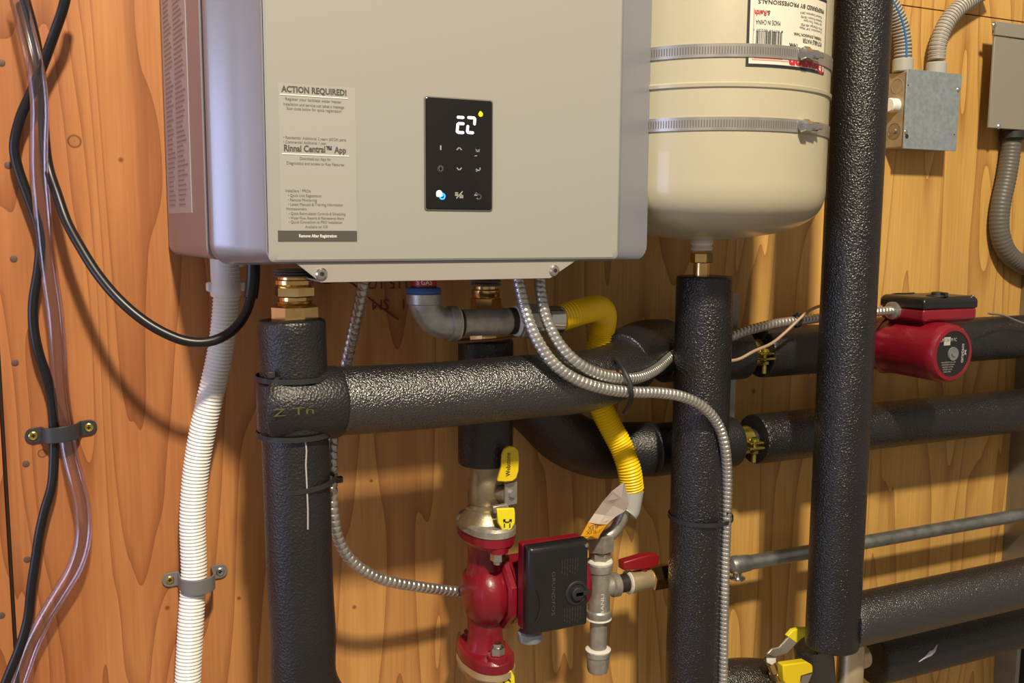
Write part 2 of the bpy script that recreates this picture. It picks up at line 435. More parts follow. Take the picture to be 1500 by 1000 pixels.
# bracket under the front edge
bz0 = P(600, 411, .225).z
a = [P(432, 391, .2385), P(846, 388, .2385), P(806, 408, .2385), P(470, 413.5, .2385)]
a[0].z = a[1].z = zq+.004; a[2].z = a[3].z = P(600, 411.5, .2385).z
mb = MB(); mb.prism(a, (0, .0016, 0))
br = build(mb, 'bottom_bracket', M['bracket'], root, bevel=.0005)
mb = MB()   # underside pan behind the bracket
mb.box(((a[2].x+a[3].x)/2, -.157, a[2].z+.001), (a[2].x-a[3].x, .16, .0016))
build(mb, 'underside_pan', M['bracket'], root)
def screw(c, axis, r, mat, parent, name='screw', cross=True):
    mb = MB(); mb.lathe(c, axis, [(0, r), (r*.25, r), (r*.5, r*.75), (r*.55, r*.4)], 18)
    s = build(mb, name, mat, parent)
    return s
for px, py in ((471, 401), (812, 396)):
    c = P(px, py, .239); c.y = -.2385
    s = screw(c, (0, -1, 0), .0055, M['zinc'], root)
    mb = MB(); mb.lathe(c, (0, -1, 0), [(.0029, .0022), (.0034, .0022)], 6)
    build(mb, 'socket', M['gap'], root)

# touch control panel
k = [FP(623, 142), FP(720.5, 149), FP(719, 308), FP(622.5, 306)]
x0 = (k[0].x+k[3].x)/2; x1 = (k[1].x+k[2].x)/2; z1 = (k[0].z+k[1].z)/2; z0 = (k[2].z+k[3].z)/2
mb = MB()
mb.rings([rrect(x0-.0012, x1+.0012, z0-.0012, z1+.0012, .003, -FD+.001), rrect(x0-.0012, x1+.0012, z0-.0012, z1+.0012, .003, -FD-.0008),
          rrect(x0-.0004, x1+.0004, z0-.0004, z1+.0004, .003, -FD-.0012)])
pf = build(mb, 'control_panel', M['ink'], root)
mb = MB()
mb.rings([rrect(x0, x1, z0, z1, .0025, -FD+.001), rrect(x0, x1, z0, z1, .0025, -FD-.0014), rrect(x0+.0012, x1-.0012, z0+.0012, z1-.0012, .0025, -FD-.0022)])
build(mb, 'glass_face', M['glass'], root)
def Q(zx, zy, e=.0024):       # from the enlarged view of the panel
    return P(600+zx/4.762, 120+zy/4.762, FD+e)
def stroke(mb, pts, r, y):
    """flat rounded line on a wall-parallel plane"""
    for a, b in zip(pts[:-1], pts[1:]):
        d = (b-a); d.y = 0; n = Vector((-d.z, 0, d.x)).normalized()*r; e = d.normalized()
        poly = []
        for c, s0 in ((b, -1), (a, 1)):
            for q in range(7):
                t = pi*q/6; poly.append(c + n*s0*-1*math.cos(t)*1 + e*(-s0)*math.sin(t)*r)
        mb.prism([Vector((p.x, y, p.z)) for p in poly], (0, .0003, 0))
y_ = -FD-.0025
mb = MB()
for seg in (((338, 246), (373, 248)), ((336, 296), (332, 346)), ((343, 290), (374, 291)), ((340, 352), (372, 353)),
            ((412, 248), (450, 251)), ((455, 258), (453, 292)), ((406, 310), (403, 345)), ((408, 352), (440, 354))):
    stroke(mb, [Q(*seg[0]), Q(*seg[1])], .0013, y_)
build(mb, 'display_digits', M['led'], root, smooth=0)
mb = MB(); c = Q(495, 226); mb.lathe((c.x, y_, c.z), (0, -1, 0), [(0, .0022), (.0003, .0022)], 16)
stroke(mb, [Q(495, 222), Q(495, 212)], .0011, y_)
build(mb, 'drop_icon', M['ledy'], root, smooth=0)
mb = MB(); c = Q(206, 777); mb.lathe((c.x, y_, c.z), (0, -1, 0), [(0, .003), (.0003, .003)], 16)
stroke(mb, [Q(196, 790), Q(214, 792)], .0014, y_)
build(mb, 'cloud_icon', M['led'], root, smooth=0)
mb = MB(); c = Q(227, 797)
arc = [Vector((c.x+.0026*math.cos(t*pi/8), y_, c.z+.0026*math.sin(t*pi/8))) for t in range(17)]
stroke(mb, arc, .0007, y_-.0002); stroke(mb, [c, Q(231, 790)], .0006, y_-.0002)
build(mb, 'clock_icon', M['ledb'], root, smooth=0)
mb = MB()
def arcp(zx, zy, r, n=12, a0=0, a1=2*pi):
    c = Q(zx, zy); return [Vector((c.x+r*math.cos(a0+(a1-a0)*t/n), y_, c.z+r*math.sin(a0+(a1-a0)*t/n))) for t in range(n+1)]
stroke(mb, [Q(331, 472), Q(346, 455), Q(361, 472)], .0005, y_)
stroke(mb, [Q(331, 600), Q(346, 617), Q(361, 600)], .0005, y_)
stroke(mb, [Q(491, 600), Q(491, 617), Q(460, 615)], .0005, y_); stroke(mb, [Q(468, 608), Q(460, 615), Q(468, 622)], .0005, y_)
stroke(mb, [Q(217, 446), Q(217, 470)], .0007, y_)
stroke(mb, arcp(217, 604, .0024), .0006, y_); stroke(mb, arcp(217, 604, .0009), .0005, y_)
stroke(mb, arcp(475, 470, .0016, 8, 0, pi), .0006, y_); stroke(mb, [Q(465, 484), Q(486, 485)], .0005, y_); stroke(mb, [Q(467, 470), Q(467, 484)], .0005, y_); stroke(mb, [Q(483, 470), Q(483, 484)], .0005, y_)
stroke(mb, [Q(456, 516), Q(468, 514)], .0004, y_)
for a, b in (((320, 772), (336, 773)), ((320, 782), (336, 783)), ((320, 791), (336, 792)), ((328, 810), (368, 765)), ((352, 790), (352, 808)), ((361, 786), (361, 808)), ((370, 792), (370, 808))):
    stroke(mb, [Q(*a), Q(*b)], .0005, y_)
stroke(mb, [Q(455, 790), Q(468, 776)], .0006, y_); stroke(mb, [Q(465, 790), Q(465, 776)], .0006, y_); stroke(mb, arcp(483, 800, .0024, 12, -2.4, 2.6), .0005, y_)
build(mb, 'touch_icons', M['icon'], root, smooth=0)

# information sticker
def LP(px, py): return FP(px, py, .0003)
s0 = LP(407, 121); s1 = LP(523, 354)
mb = MB(); mb.box(((s0.x+s1.x)/2, -FD-.0001, (s0.z+s1.z)/2), (s1.x-s0.x, .0003, s0.z-s1.z))
build(mb, 'sticker', M['sticker'], root, smooth=0)
ya = -FD-.0005
def line(mb, s, px0, py0, px1, h=None, bold=0):
    a = LP(px0, py0); b = LP(px1, py0)
    text_into(mb, s, lambda u, v: Vector((a.x+u, ya, a.z+v)), 0, 0, width=b.x-a.x, height=h, bold=bold)
mb = MB()
line(mb, 'ACTION REQUIRED!', 412, 134, 507.5, .0052, .035)
line(mb, 'Rinnai Central\u2122 App', 416, 221, 507, .0056, .03)
t_head = build(mb, 'sticker_heading', M['inkb'], root, smooth=0)
mb = MB()
for s, x, y, x1 in (('Register your tankless water heater', 418, 146.5, 500), ('Installation and service just takes a message', 415, 154, 504),
                    ('Scan code below for quick registration', 420, 160.5, 500),
                    ('\u2022 Residential: Additional 2 years (60/24) parts', 415, 203, 507), ('\u2022 Commercial: Additional 1 year', 415, 209.5, 478),
                    ('Download our App for', 439, 234, 485), ('Diagnostics and access to Key Features', 420, 240.5, 504)):
    line(mb, s, x, y, x1, .0026)
for s, x, y, x1 in (('Installers / PROs', 418.5, 281, 455), ('\u2022 Quick Unit Registration', 422, 288, 471), ('\u2022 Remote Monitoring', 422, 294.5, 464),
                    ('\u2022 Latest Manuals & Training Information', 422, 301, 502), ('Homeowners', 419.5, 307.5, 449),
                    ('\u2022 Quick Recirculation Controls & Scheduling', 423, 314.5, 506), ('\u2022 Water Flow, Reports & Maintenance Alerts', 423, 321, 504),
                    ('\u2022 Quick Connection to PRO Installation', 423, 327, 501), ('Available on iOS', 447, 334, 480)):
    line(mb, s, x, y, x1, .0026)
build(mb, 'sticker_text', M['ink'], root, smooth=0)
for x, y, x1 in ((410, 138, 509), (413, 225, 511)):
    mb = MB(); a = LP(x, y); b = LP(x1, y); mb.box(((a.x+b.x)/2, ya, a.z), (b.x-a.x, .0003, .0009))
    build(mb, 'sticker_rule', M['white_ink'], root, smooth=0)
a = LP(407, 337.5); b = LP(523, 353); mb = MB(); mb.box(((a.x+b.x)/2, ya, (a.z+b.z)/2), (b.x-a.x, .0004, a.z-b.z))
build(mb, 'sticker_footer_bar', M['inkb'], root, smooth=0)
mb = MB(); ya -= .0004; line(mb, 'Remove After Registration', 438, 347.5, 493, .0028, .02)
build(mb, 'sticker_footer_text', M['white_ink'], root, smooth=0)

# faded rating label on the left side of the body
def side_pt(px, py):
    """where the pixel meets the heater's left side plane"""
    A = Vector((hx_back+.001, -.02, 0)); B = Vector((hx_front-.001, -.174, 0)); n = (B-A).cross(Vector((0, 0, 1))).normalized()
    v = ray(px, py); t = (A-CAM).dot(n)/v.dot(n); return CAM+v*t
nrm = Vector((-1, 0, 0))
mb = MB()
sa = side_pt(247, 300); sb = side_pt(281, 300); zt_ = 1.95
zl = side_pt(264, 312).z
def sp(t, z, e): p = sa.lerp(sb, t); return Vector((p.x-e, p.y, z))
mb.rings([[sp(0, zl, .0004), sp(1, zl, .0004), sp(1, zt_, .0004), sp(0, zt_, .0004)], [sp(0, zl, -.001), sp(1, zl, -.001), sp(1, zt_, -.001), sp(0, zt_, -.001)]])
build(mb, 'rating_label', simple('rating_label_film', (.40, .375, .38), .35), root, smooth=0)
mb = MB(); z = zl+.008
while z < zt_-.01:
    for t0, t1 in ((.08, .30+.14*random.random()), (.5, .75+.2*random.random())):
        mb.prism([sp(t0, z, .0007), sp(t1, z, .0007), sp(t1, z+.0016, .0007), sp(t0, z+.0016, .0007)], (.0004, 0, 0))
    z += .0048
build(mb, 'rating_label_text', simple('rating_label_ink', (.22, .19, .20), .4), root, smooth=0)

# ================================================================== BLACK FOAM SLEEVED PIPES
def foam(name, path, r, label, mat='foam', parent=None, ends=(0, 0), rin=.016, step=.012, seg=40, cat='pipe insulation', group=None, spl=True, wob=.0):
    """closed-cell foam sleeve; ends=1 shows an open end with a bore"""
    pts = spline(path, step) if spl else [Vector(p) for p in path]
    if not spl: 
        q = []
        for a, b in zip(pts[:-1], pts[1:]):
            n = max(1, int((b-a).length/step)); q += [a.lerp(b, i/n) for i in range(n)]
        pts = q+[pts[-1]]
    rads = [r*(1+wob*math.sin(i*1.7)*.5) for i in range(len(pts))]
    t0 = (pts[1]-pts[0]).normalized(); t1 = (pts[-1]-pts[-2]).normalized()
    e = .003
    P0 = [pts[0]-t0*0, pts[0]+t0*e]; 
    path2 = [pts[0]] + [pts[0]+t0*.001] + [pts[0]+t0*e] + pts[1:-1] + [pts[-1]-t1*e, pts[-1]-t1*.001, pts[-1]]
    rad2 = [rads[0]-.0022, rads[0]-.0006, rads[0]] + rads[1:-1] + [rads[-1], rads[-1]-.0006, rads[-1]-.0022]
    if ends[0]:
        path2 = [pts[0]+t0*.02, pts[0]+t0*.0005] + path2; rad2 = [rin, rin] + rad2
    if ends[1]:
        path2 = path2 + [pts[-1]-t1*.0005, pts[-1]-t1*.02]; rad2 = rad2 + [rin, rin]
    mb = MB(); mb.tube(path2, rad2, seg)
    o = build(mb, name, M[mat], parent, smooth=50)
    if parent is None: tag(o, label, cat, group)
    return o

def on_hcyl(y0, z0, r, px, py):
    v = ray(px, py); oy, oz = CAM.y-y0, CAM.z-z0
    A = v.y**2+v.z**2; B = 2*(oy*v.y+oz*v.z); C = oy*oy+oz*oz-r*r; D = max(0, B*B-4*A*C)
    return CAM+v*((-B-math.sqrt(D))/(2*A))
DL = .182                                   # depth of the left riser and the cross tube
LX = P(432, 620, DL).x
LT = Vector((P(427, 470, DL).x, -DL, P(427, 468, DL).z))
rl = .0335
foam('foam_pipe_sleeve', [LT, (LX, -DL, P(430, 560, DL).z)], rl-.001, 'short black foam sleeve directly below the brass union at left', 'foam_s', ends=(1, 0), rin=.019)
foam('foam_pipe_sleeve', [(LX, -DL, P(430, 556, DL).z), (LX, -DL, P(430, 630, DL).z)], rl+.0025, 'black foam collar of the tee, at left end of the thick cross tube', 'foam_s')
zb_ = P(430, 632, DL).z
foam('foam_pipe_sleeve', [(LX, -DL, zb_), (LX+.001, -DL, P(435, 740, DL).z), (LX+.002, -DL, P(437, 860, DL).z), (LX+.004, -DL, P(437, 930, DL).z), P(447, 1000, DL), P(480, 1060, DL)],
     rl-.001, 'tall black foam sleeve hanging below the tee, bending right at its foot', 'foam_s')
# seam line down the lower sleeve
mb = MB(); 
def on_cyl(cx, cy, r, px, py):
    """first hit of the pixel ray on a vertical cylinder"""
    v = ray(px, py); ox, oy = CAM.x-cx, CAM.y-cy
    A = v.x**2+v.y**2; B = 2*(ox*v.x+oy*v.y); C = ox*ox+oy*oy-r*r; D = max(0, B*B-4*A*C)
    return CAM+v*((-B-math.sqrt(D))/(2*A))
rr = rl+.0002
mb.tube([on_cyl(LX+.001, -DL, rr-.0006, x, y) for x, y in ((447, 640), (449, 660), (448, 680), (449, 700), (450, 722), (451, 745), (451, 775))], .0008, 8)
s = build(mb, 'glue_seam', M['printw'], None); tag(s, 'thin pale glue seam running down the lower left foam sleeve', 'seam')

# saddle of foam wrapped round the front of the tee
zc_ = P(430, 592, DL).z
foam('foam_pipe_sleeve', [(LX-.018, -DL-.004, zc_+.001), (LX-.014, -DL-.006, zc_+.001), (LX+.010, -DL-.006, zc_+.001), (LX+.042, -DL-.002, zc_)], rl+.0025, 'wrapped foam patch with faint marker writing at the left end of the cross tube', 'foam_s', spl=False)
mb = MB()
q = on_hcyl(-DL-.006, zc_, rl+.0028, 400, 607); 
def wr_(u, v):
    a = math.asin(max(-1, min(1, (q.z-zc_+v)/(rl+.0028)))); return Vector((q.x+u, -DL-.006-(rl+.0031)*math.cos(a), q.z+v))
text_into(mb, 'Z Tn', wr_, 0, -.002, width=.038, height=.007)
tag(build(mb, 'marker_writing', simple('marker_ink', (.10, .08, .02), .5), smooth=0), 'faint olive marker writing on the foam tee patch', 'marking')
# cross tube A
cr = .0345
foam('foam_pipe_sleeve', [(LX+.012, -DL, P(445, 590, DL).z), (P(620, 576, DL).x, -DL, P(620, 580, DL).z), (P(760, 566, DL).x, -DL, P(760, 567, DL).z), P(830, 562, .180), P(868, 556, .168), P(900, 545, .145), P(925, 532, .118)],
     cr, 'thick black foam tube crossing from the tee to the right', 'foam')
# tube A continues behind the tank riser to the upper right pump
UPY = .0745
u0 = P(960, 510, .085)
foam('foam_pipe_sleeve', [P(908, 532, .128), P(940, 512, .092), P(975, 508, UPY)], .0365, 'short black foam elbow curving behind the tank riser', 'foam_s')
ZU = P(1130, 515, UPY).z
foam('foam_pipe_sleeve', [(P(968, 516, UPY).x, -UPY, P(985, 520, UPY).z), (P(1073, 500, UPY).x, -UPY, ZU), (P(1088, 500, UPY).x, -UPY, ZU)], .0345, 'upper horizontal black foam sleeve left of the upper yellow clamp', 'foam_s', ends=(0, 1))
foam('foam_pipe_sleeve', [(P(1112, 500, UPY).x, -UPY, ZU), (P(1218, 500, UPY).x, -UPY, ZU)], .0345, 'upper horizontal black foam sleeve between yellow clamp and red pump', 'foam_s', ends=(1, 0))
foam('foam_pipe_sleeve', [(P(1318, 500, UPY).x, -UPY, ZU), (P(1620, 500, UPY).x, -UPY, ZU)], .034, 'upper horizontal black foam sleeve leaving the right edge behind the red pump', 'foam_m')
# lower run B
BY = .072; ZB = P(1130, 640, BY).z
foam('foam_pipe_sleeve', [P(745, 560, .070), P(790, 602, .066), P(828, 640, .058), P(880, 660, .052), (P(930, 650, BY).x, -.056, ZB), (P(960, 650, BY).x, -.068, ZB)], .036, 'black foam bend sweeping down behind the yellow hose', 'foam_s')
foam('foam_pipe_sleeve', [(P(950, 650, BY).x, -BY, ZB), (P(1072, 650, BY).x, -BY, ZB)], .0345, 'lower horizontal black foam sleeve behind the tank riser', 'foam_s', ends=(0, 1))
foam('foam_pipe_sleeve', [(P(1103, 640, BY).x, -BY, ZB), (P(1620, 600, BY).x, -BY, ZB)], .0345, 'lower horizontal black foam sleeve running to the right edge', 'foam_m', ends=(1, 0))
mb = MB(); mb.tube([(P(1070, 650, BY).x, -BY, ZB), (P(1120, 650, BY).x, -BY, ZB)], .0145, 20)
tag(build(mb, 'bare_pipe', M['darkpipe']), 'bare pipe gap gripped by the lower yellow clamp', 'pipe')
mb = MB(); mb.tube([(P(1082, 500, UPY).x, -UPY, ZU), (P(1122, 500, UPY).x, -UPY, ZU)], .0145, 20)
tag(build(mb, 'bare_pipe', M['darkpipe']), 'bare pipe gap gripped by the upper yellow clamp', 'pipe')

# tank riser
TD = .156; TX = P(1027, 600, TD).x; rm = R(1027, 600, TD, 84)
foam('foam_pipe_sleeve', [(TX, -TD, P(1027, 404, TD).z), (TX, -TD, P(1024, 1080, TD).z)], rm, 'tall black foam sleeve rising to the cream expansion tank', 'foam_m', ends=(1, 0), rin=.014)
# big right riser
RD = .2; RX = P(1240, 500, RD).x; rg = R(1240, 500, RD, 84)
zrb = P(1218, 945, RD).z
foam('foam_pipe_sleeve', [(RX, -RD, 2.0), (RX, -RD, zrb)], rg, 'tallest black foam sleeve, full height in front of the right wall', 'foam_m')
# C: tube from its foot to the right
CZ = P(1300, 893, RD).z
foam('foam_pipe_sleeve', [(RX+rg*.55, -RD, CZ-.004), (P(1620, 850, RD).x, -RD, CZ-.002)], .0345, 'thick black foam tube running right from the foot of the tallest sleeve', 'foam')
# D: split sleeve below it
DD = .13; DZ = P(1300, 960, DD).z
foam('foam_pipe_sleeve', [(P(1276, 960, DD).x, -DD, DZ), (P(1640, 900, DD).x, -DD, DZ)], .0365, 'torn and slit black foam sleeve at bottom right corner', 'foam_s', ends=(1, 0))
mb = MB()
mb.tube([on_hcyl(-DD, DZ, .0366, x, y) for x, y in ((1346, 969), (1356, 962), (1362, 957), (1368, 953), (1373, 944))], [.0005, .0016, .0036, .0024, .0004], 8)
tag(build(mb, 'foam_tear', M['tape']), 'small white tear in the slit foam sleeve at bottom right', 'tear')
# bottom stubs
foam('foam_pipe_sleeve', [P(1040, 1010, .11), P(1085, 1003, .11), P(1122, 1004, .11)], .036, 'black foam stub at the bottom edge right of the flex conduit', 'foam')
foam('foam_pipe_sleeve', [P(1190, 942, .15), P(1194, 975, .15), P(1196, 1040, .15)], .026, 'black foam collar below the foot of the tallest sleeve', 'foam')

# hot riser behind the cross tube
HD = .1; HX = P(711, 600, HD).x
foam('foam_pipe_sleeve', [(HX, -HD, P(711, 497, HD).z), (HX, -HD, P(711, 678, HD).z)], .032, 'smooth black foam sleeve above the yellow-handled ball valve', 'foam_s', ends=(1, 1), rin=.02)

# ================================================================== BRASS UNIONS BELOW THE HEATER
def union(x, d, zt, zbm, label, s=1.0):
    r = empty('brass_union', (x, -d, zbm), label, 'pipe fitting'); h = zt-zbm
    mb = MB(); a = (0, 0, 1); c = Vector((x, -d, zbm))
    mb.hexn(c, a, h*.34, .0215*s, 8, .2); build(mb, 'lower_nut', M['brass'], r, smooth=20)
    mb = MB(); mb.lathe(c+Vector((0, 0, h*.33)), a, [(0, .015*s), (h*.08, .0165*s), (h*.09, .0135*s), (h*.17, .0135*s)], 28); build(mb, 'collar', M['brass'], r)
    mb = MB(); mb.hexn(c+Vector((0, 0, h*.48)), a, h*.20, .018*s, 6, .5); build(mb, 'upper_nut', M['brass'], r, smooth=20)
    mb = MB(); mb.lathe(c+Vector((0, 0, h*.66)), a, [(0, .0145*s), (h*.05, .0165*s), (h*.12, .0165*s), (h*.14, .0145*s), (h*.2, .0145*s)], 28); build(mb, 'tail_piece', M['brass'], r)
    mb = MB()
    for i in range(3): mb.lathe(c+Vector((0, 0, h*(.84+.05*i))), a, [(0, .016*s), (h*.02, .0185*s), (h*.04, .016*s)], 28)
    build(mb, 'washer', M['steel'], r)
union(P(427, 450, .15).x, .165, P(427, 392, .16).z, P(427, 474, .165).z, 'brass union at the left under the heater, on the left foam sleeve', 1.12)
union(HX, HD, P(711, 402, HD).z, P(711, 505, HD).z, 'brass union behind the grey gas pipe under the heater', 1.0)

# ================================================================== EXPANSION TANK
TR = .1385; TXX = P(1030, 300, TD).x
tz0 = P(1030, 352, TD).z
root = empty('expansion_tank', (TXX, -TD, tz0), 'cream expansion tank hanging right of the heater, upside-down label', 'tank')
prof = [(p_.x, p_.y) for p_ in spline([(h_, r_, 0) for h_, r_ in ((0, .012), (.0012, .030), (.004, .054), (.0075, .076), (.0125, .097), (.020, .115), (.030, .1285), (.041, .1355), (.055, .1385), (.070, .1385))], .004)]
prof += [(.5, TR), (.56, TR*.8), (.6, TR*.3)]
mb = MB(); mb.lathe((TXX, -TD, tz0), (0, 0, 1), prof, 96); build(mb, 'shell', M['tank'], root, smooth=40)
fp = on_cyl(TXX, -TD, TR, 1060, 122)
mb = MB(); mb.lathe((TXX, -TD, fp.z), (0, 0, 1), [(-.004, TR), (-.003, TR+.0018), (.0005, TR+.0022), (.002, TR)], 96, caps=(False, False)); build(mb, 'weld_seam', M['tank'], root)
mb = MB(); mb.lathe((TXX, -TD, tz0-.012), (0, 0, 1), [(0, .0115), (.002, .0135), (.006, .0115), (.009, .014), (.014, .0125)], 24)
build(mb, 'threaded_neck', M['tape'], root)
mb = MB(); mb.hexn((TXX, -TD, tz0-.027), (0, 0, 1), .012, .0135, 6, .35); mb.lathe((TXX, -TD, tz0-.045), (0, 0, 1), [(0, .0095), (.02, .0095)], 20)
build(mb, 'brass_nipple', M['brass'], root, smooth=20)
# label wrapped on the shell
la = on_cyl(TXX, -TD, TR, 1092, 97); lb = on_cyl(TXX, -TD, TR, 1206, 104)
th0 = math.atan2(la.y+TD, la.x-TXX); th1 = math.atan2(lb.y+TD, lb.x-TXX)
LW = (th1-th0)*TR; zb0 = la.z; lt = on_cyl(TXX, -TD, TR, 1100, 0).z+.012
LH = lt-zb0
def lab(e):
    def f(u, v):
        t = th0+u/TR; return Vector((TXX+(TR+e)*math.cos(t), -TD+(TR+e)*math.sin(t), zb0+v))
    return f
def patch(mb, u0, u1, v0, v1, e, n=None):
    f = lab(e); n = n or max(1, int(abs(u1-u0)/.004)); vs = []; fs = []
    for i in range(n+1):
        u = u0+(u1-u0)*i/n; vs += [f(u, v0), f(u, v1)]
    for i in range(n): fs.append((2*i, 2*i+2, 2*i+3, 2*i+1))
    mb.add(vs, fs)
mb = MB(); patch(mb, 0, LW, 0, LH, .0004); build(mb, 'label', M['paper'], root)
mb = MB(); g = .0028
patch(mb, 0, LW, 0, g, .0007); patch(mb, 0, g, 0, LH, .0007); patch(mb, 0, LW, LH-g, LH, .0007); patch(mb, LW-.001, LW, 0, LH, .0007)
build(mb, 'label_border', M['black_ink'], root)
mb = MB(); i_ = .0065
patch(mb, i_, LW-i_*.7, i_, i_+.0009, .0007); patch(mb, i_, i_+.0009, i_, LH-.02, .0007)
build(mb, 'label_inner_border', M['pinkline'], root)
f = lab(.0008)
def tl(mb, s, zx, zy, width, height=None, align='R', bold=0):
    """zx, zy measured on the enlarged label; upside-down lettering, (zx, zy) = its upper-left corner as seen"""
    p = on_cyl(TXX, -TD, TR, 1085+zx/9.093, zy/9.09)
    t = math.atan2(p.y+TD, p.x-TXX); u = (t-th0)*TR
    text_into(mb, s, f, u, p.z-zb0, width=width, height=height, rot=True, align=align, bold=bold)
def uw(z0, z1, zy):
    a = on_cyl(TXX, -TD, TR, 1085+z0/9.093, zy/9.09); b = on_cyl(TXX, -TD, TR, 1085+z1/9.093, zy/9.09)
    return (math.atan2(b.y+TD, b.x-TXX)-math.atan2(a.y+TD, a.x-TXX))*TR
mb = MB()
tl(mb, 'PREFERRED BY PROFESSIONALS', 232, -8, uw(232, 1105, 30), .0042, bold=.012)
tl(mb, 'MADE IN CHINA', 200, 262, uw(200, 525, 290), .0048)
tl(mb, 'THERMAL EXPANSION TANK', 700, 430, uw(700, 1070, 450), .0030, bold=.01)
tl(mb, 'POTABLE WATER', 820, 510, uw(820, 1070, 530), .0045, bold=.01)
tl(mb, 'TANK', 640, 575, uw(640, 760, 590), .006, bold=.03)
for s, x, y in (('Maximum Temperature: 200\u00b0F', 790, 150), ('Maximum Pressure: 150 PSI', 800, 205), ('Air Valve: Tire type', 835, 258), ('Pre-Charge: 40 PSI', 800, 310), ('Connection: 3/4" Male', 780, 352)):
    tl(mb, s, x, y, uw(x, 1075, y+20), .0024)
tl(mb, '8 90755 00220 1', 170, 385, uw(170, 560, 400), .0022)
z_b = on_cyl(TXX, -TD, TR, 1110, 45).z-zb0; z_b2 = on_cyl(TXX, -TD, TR, 1110, 66).z-zb0
ub = uw(60, 185, 450); x = ub; end = x+uw(185, 530, 450)
while x < end:
    wd = random.choice((.0004, .0008, .0004, .0012)); patch(mb, x, x+wd, z_b2, z_b, .0008, 1); x += wd+random.choice((.0005, .0009))
tl(mb, '&', 345, 140, .004, .005); 
build(mb, 'label_black_print', M['black_ink'], root, smooth=0)
mb = MB()
tl(mb, 'Reith', 185, 135, uw(185, 340, 170), .0052, bold=.03)
tl(mb, 'Dawson', 640, 768, uw(640, 1085, 800), .0105, bold=.045)
c0 = on_cyl(TXX, -TD, TR, 1103, 80.5).z-zb0; c1 = on_cyl(TXX, -TD, TR, 1103, 85).z-zb0
build(mb, 'label_red_print', M['red_ink'], root, smooth=0)
mb = MB(); patch(mb, uw(60, 160, 750), uw(60, 545, 750), c1, c0+.004, .0008)
build(mb, 'label_red_bar', M['red_ink'], root, smooth=0)

def worm_clamp(zpx, label, hx):
    z = on_cyl(TXX, -TD, TR, 1030, zpx).z; bw = .0068
    r = empty('hose_clamp', (TXX, -TD, z-bw), label, 'clamp', 'steel band clamps around the tank')
    mb = MB(); mb.lathe((TXX, -TD, z), (0, 0, 1), [(-bw, TR+.0003), (-bw, TR+.0013), (bw, TR+.0013), (bw, TR+.0003)], 120, caps=(False, False)); build(mb, 'band', M['steel'], r)
    hp = on_cyl(TXX, -TD, TR, hx, zpx+4); t0 = math.atan2(hp.y+TD, hp.x-TXX)
    mb = MB(); t = t0-.02; e = TR+.0014
    while t > t0-1.9:      # slots
        def q(a, dz): return Vector((TXX+e*math.cos(a), -TD+e*math.sin(a), z+dz))
        mb.add([q(t, -.0038), q(t-.0075, -.0038), q(t-.0075, .0038), q(t, .0038)], [(0, 1, 2, 3)]); t -= .0205
    build(mb, 'band_slots', M['ink'], r)
    T = Vector((-math.sin(t0), math.cos(t0), 0)); Nn = Vector((math.cos(t0), math.sin(t0), 0))
    c = Vector((TXX, -TD, z))+Nn*(TR+.0065)
    mb = MB(); mb.lathe(c-T*.011, T, [(0, .0062), (.001, .0072), (.009, .0072), (.010, .006)], 6, .3)
    build(mb, 'screw_head', M['chrome'], r, smooth=20)
    mb = MB(); mb.lathe(c-T*.001, T, [(0, .004), (.002, .0052), (.013, .0052), (.015, .004)], 16); mb.lathe(c+T*.013, T, [(0, .0028), (.009, .0028)], 12)
    mb.prism([c+Nn*-.005+Vector((0, 0, -.007))+T*.0, c+Nn*-.005+Vector((0, 0, .007))+T*.0, c+Nn*.001+Vector((0, 0, .005)), c+Nn*.001+Vector((0, 0, -.005))], T*.013)
    build(mb, 'screw_housing', M['chrome'], r)
worm_clamp(74, 'upper steel band clamp around the cream tank, crossing its label', 1178)
worm_clamp(181, 'lower steel band clamp around the cream tank, below the weld seam', 1177)

# ================================================================== GAS LINE
GD = .16
root = empty('gas_elbow', P(622, 478, GD), 'cast grey elbow below the red sticker under the heater', 'pipe fitting')
gz = P(700, 472, GD).z; gx = P(621, 440, GD).x
zt = P(621, 432, GD).z; zr = P(668, 474, GD).x
bend = []; R0 = .026
bend = [Vector((gx, -GD, zt))] + [Vector((gx, -GD, gz+R0))]
for k in range(1, 9):
    a = pi/2*k/8; bend.append(Vector((gx+R0*(1-math.cos(a)), -GD, gz+R0*(1-math.sin(a)))))
bend.append(Vector((zr, -GD, gz)))
mb = MB(); mb.tube(resample(bend, .003), .0165, 28); build(mb, 'body', M['cast'], root)
mb = MB(); mb.lathe((gx, -GD, zt-.010), (0, 0, 1), [(0, .0165), (.001, .0185), (.011, .0185), (.012, .0165)], 28)
mb.lathe((zr-.009, -GD, gz), (1, 0, 0), [(0, .0165), (.001, .0188), (.009, .0188), (.010, .017)], 28); build(mb, 'collar', M['cast'], root)
mb = MB(); mb.lathe((zr, -GD, gz), (1, 0, 0), [(0, .0172), (.002, .0180), (.003, .0155)], 28); build(mb, 'thread_tape', M['tape'], root)
mb = MB(); mb.lathe((gx, -GD, zt+.0015), (0, 0, 1), [(0, .017), (.003, .0188), (.006, .0175), (.007, .014)], 28); build(mb, 'blue_thread_tape', M['blind'], root)
root = empty('gas_inlet', (gx, -GD, zt+.006), 'gas inlet stub with red lettered sticker under the heater', 'pipe')
mb = MB(); mb.lathe((gx, -GD, zt+.006), (0, 0, 1), [(0, .013), (.05, .013)], 24); build(mb, 'stub', M['darkpipe'], root)
mb = MB(); mb.lathe((gx, -GD, zt+.010), (0, 0, 1), [(0, .0136), (.03, .0136)], 32); build(mb, 'red_sticker', M['redl'], root)
mb = MB(); a0 = math.atan2(CAM.y+GD, CAM.x-gx)
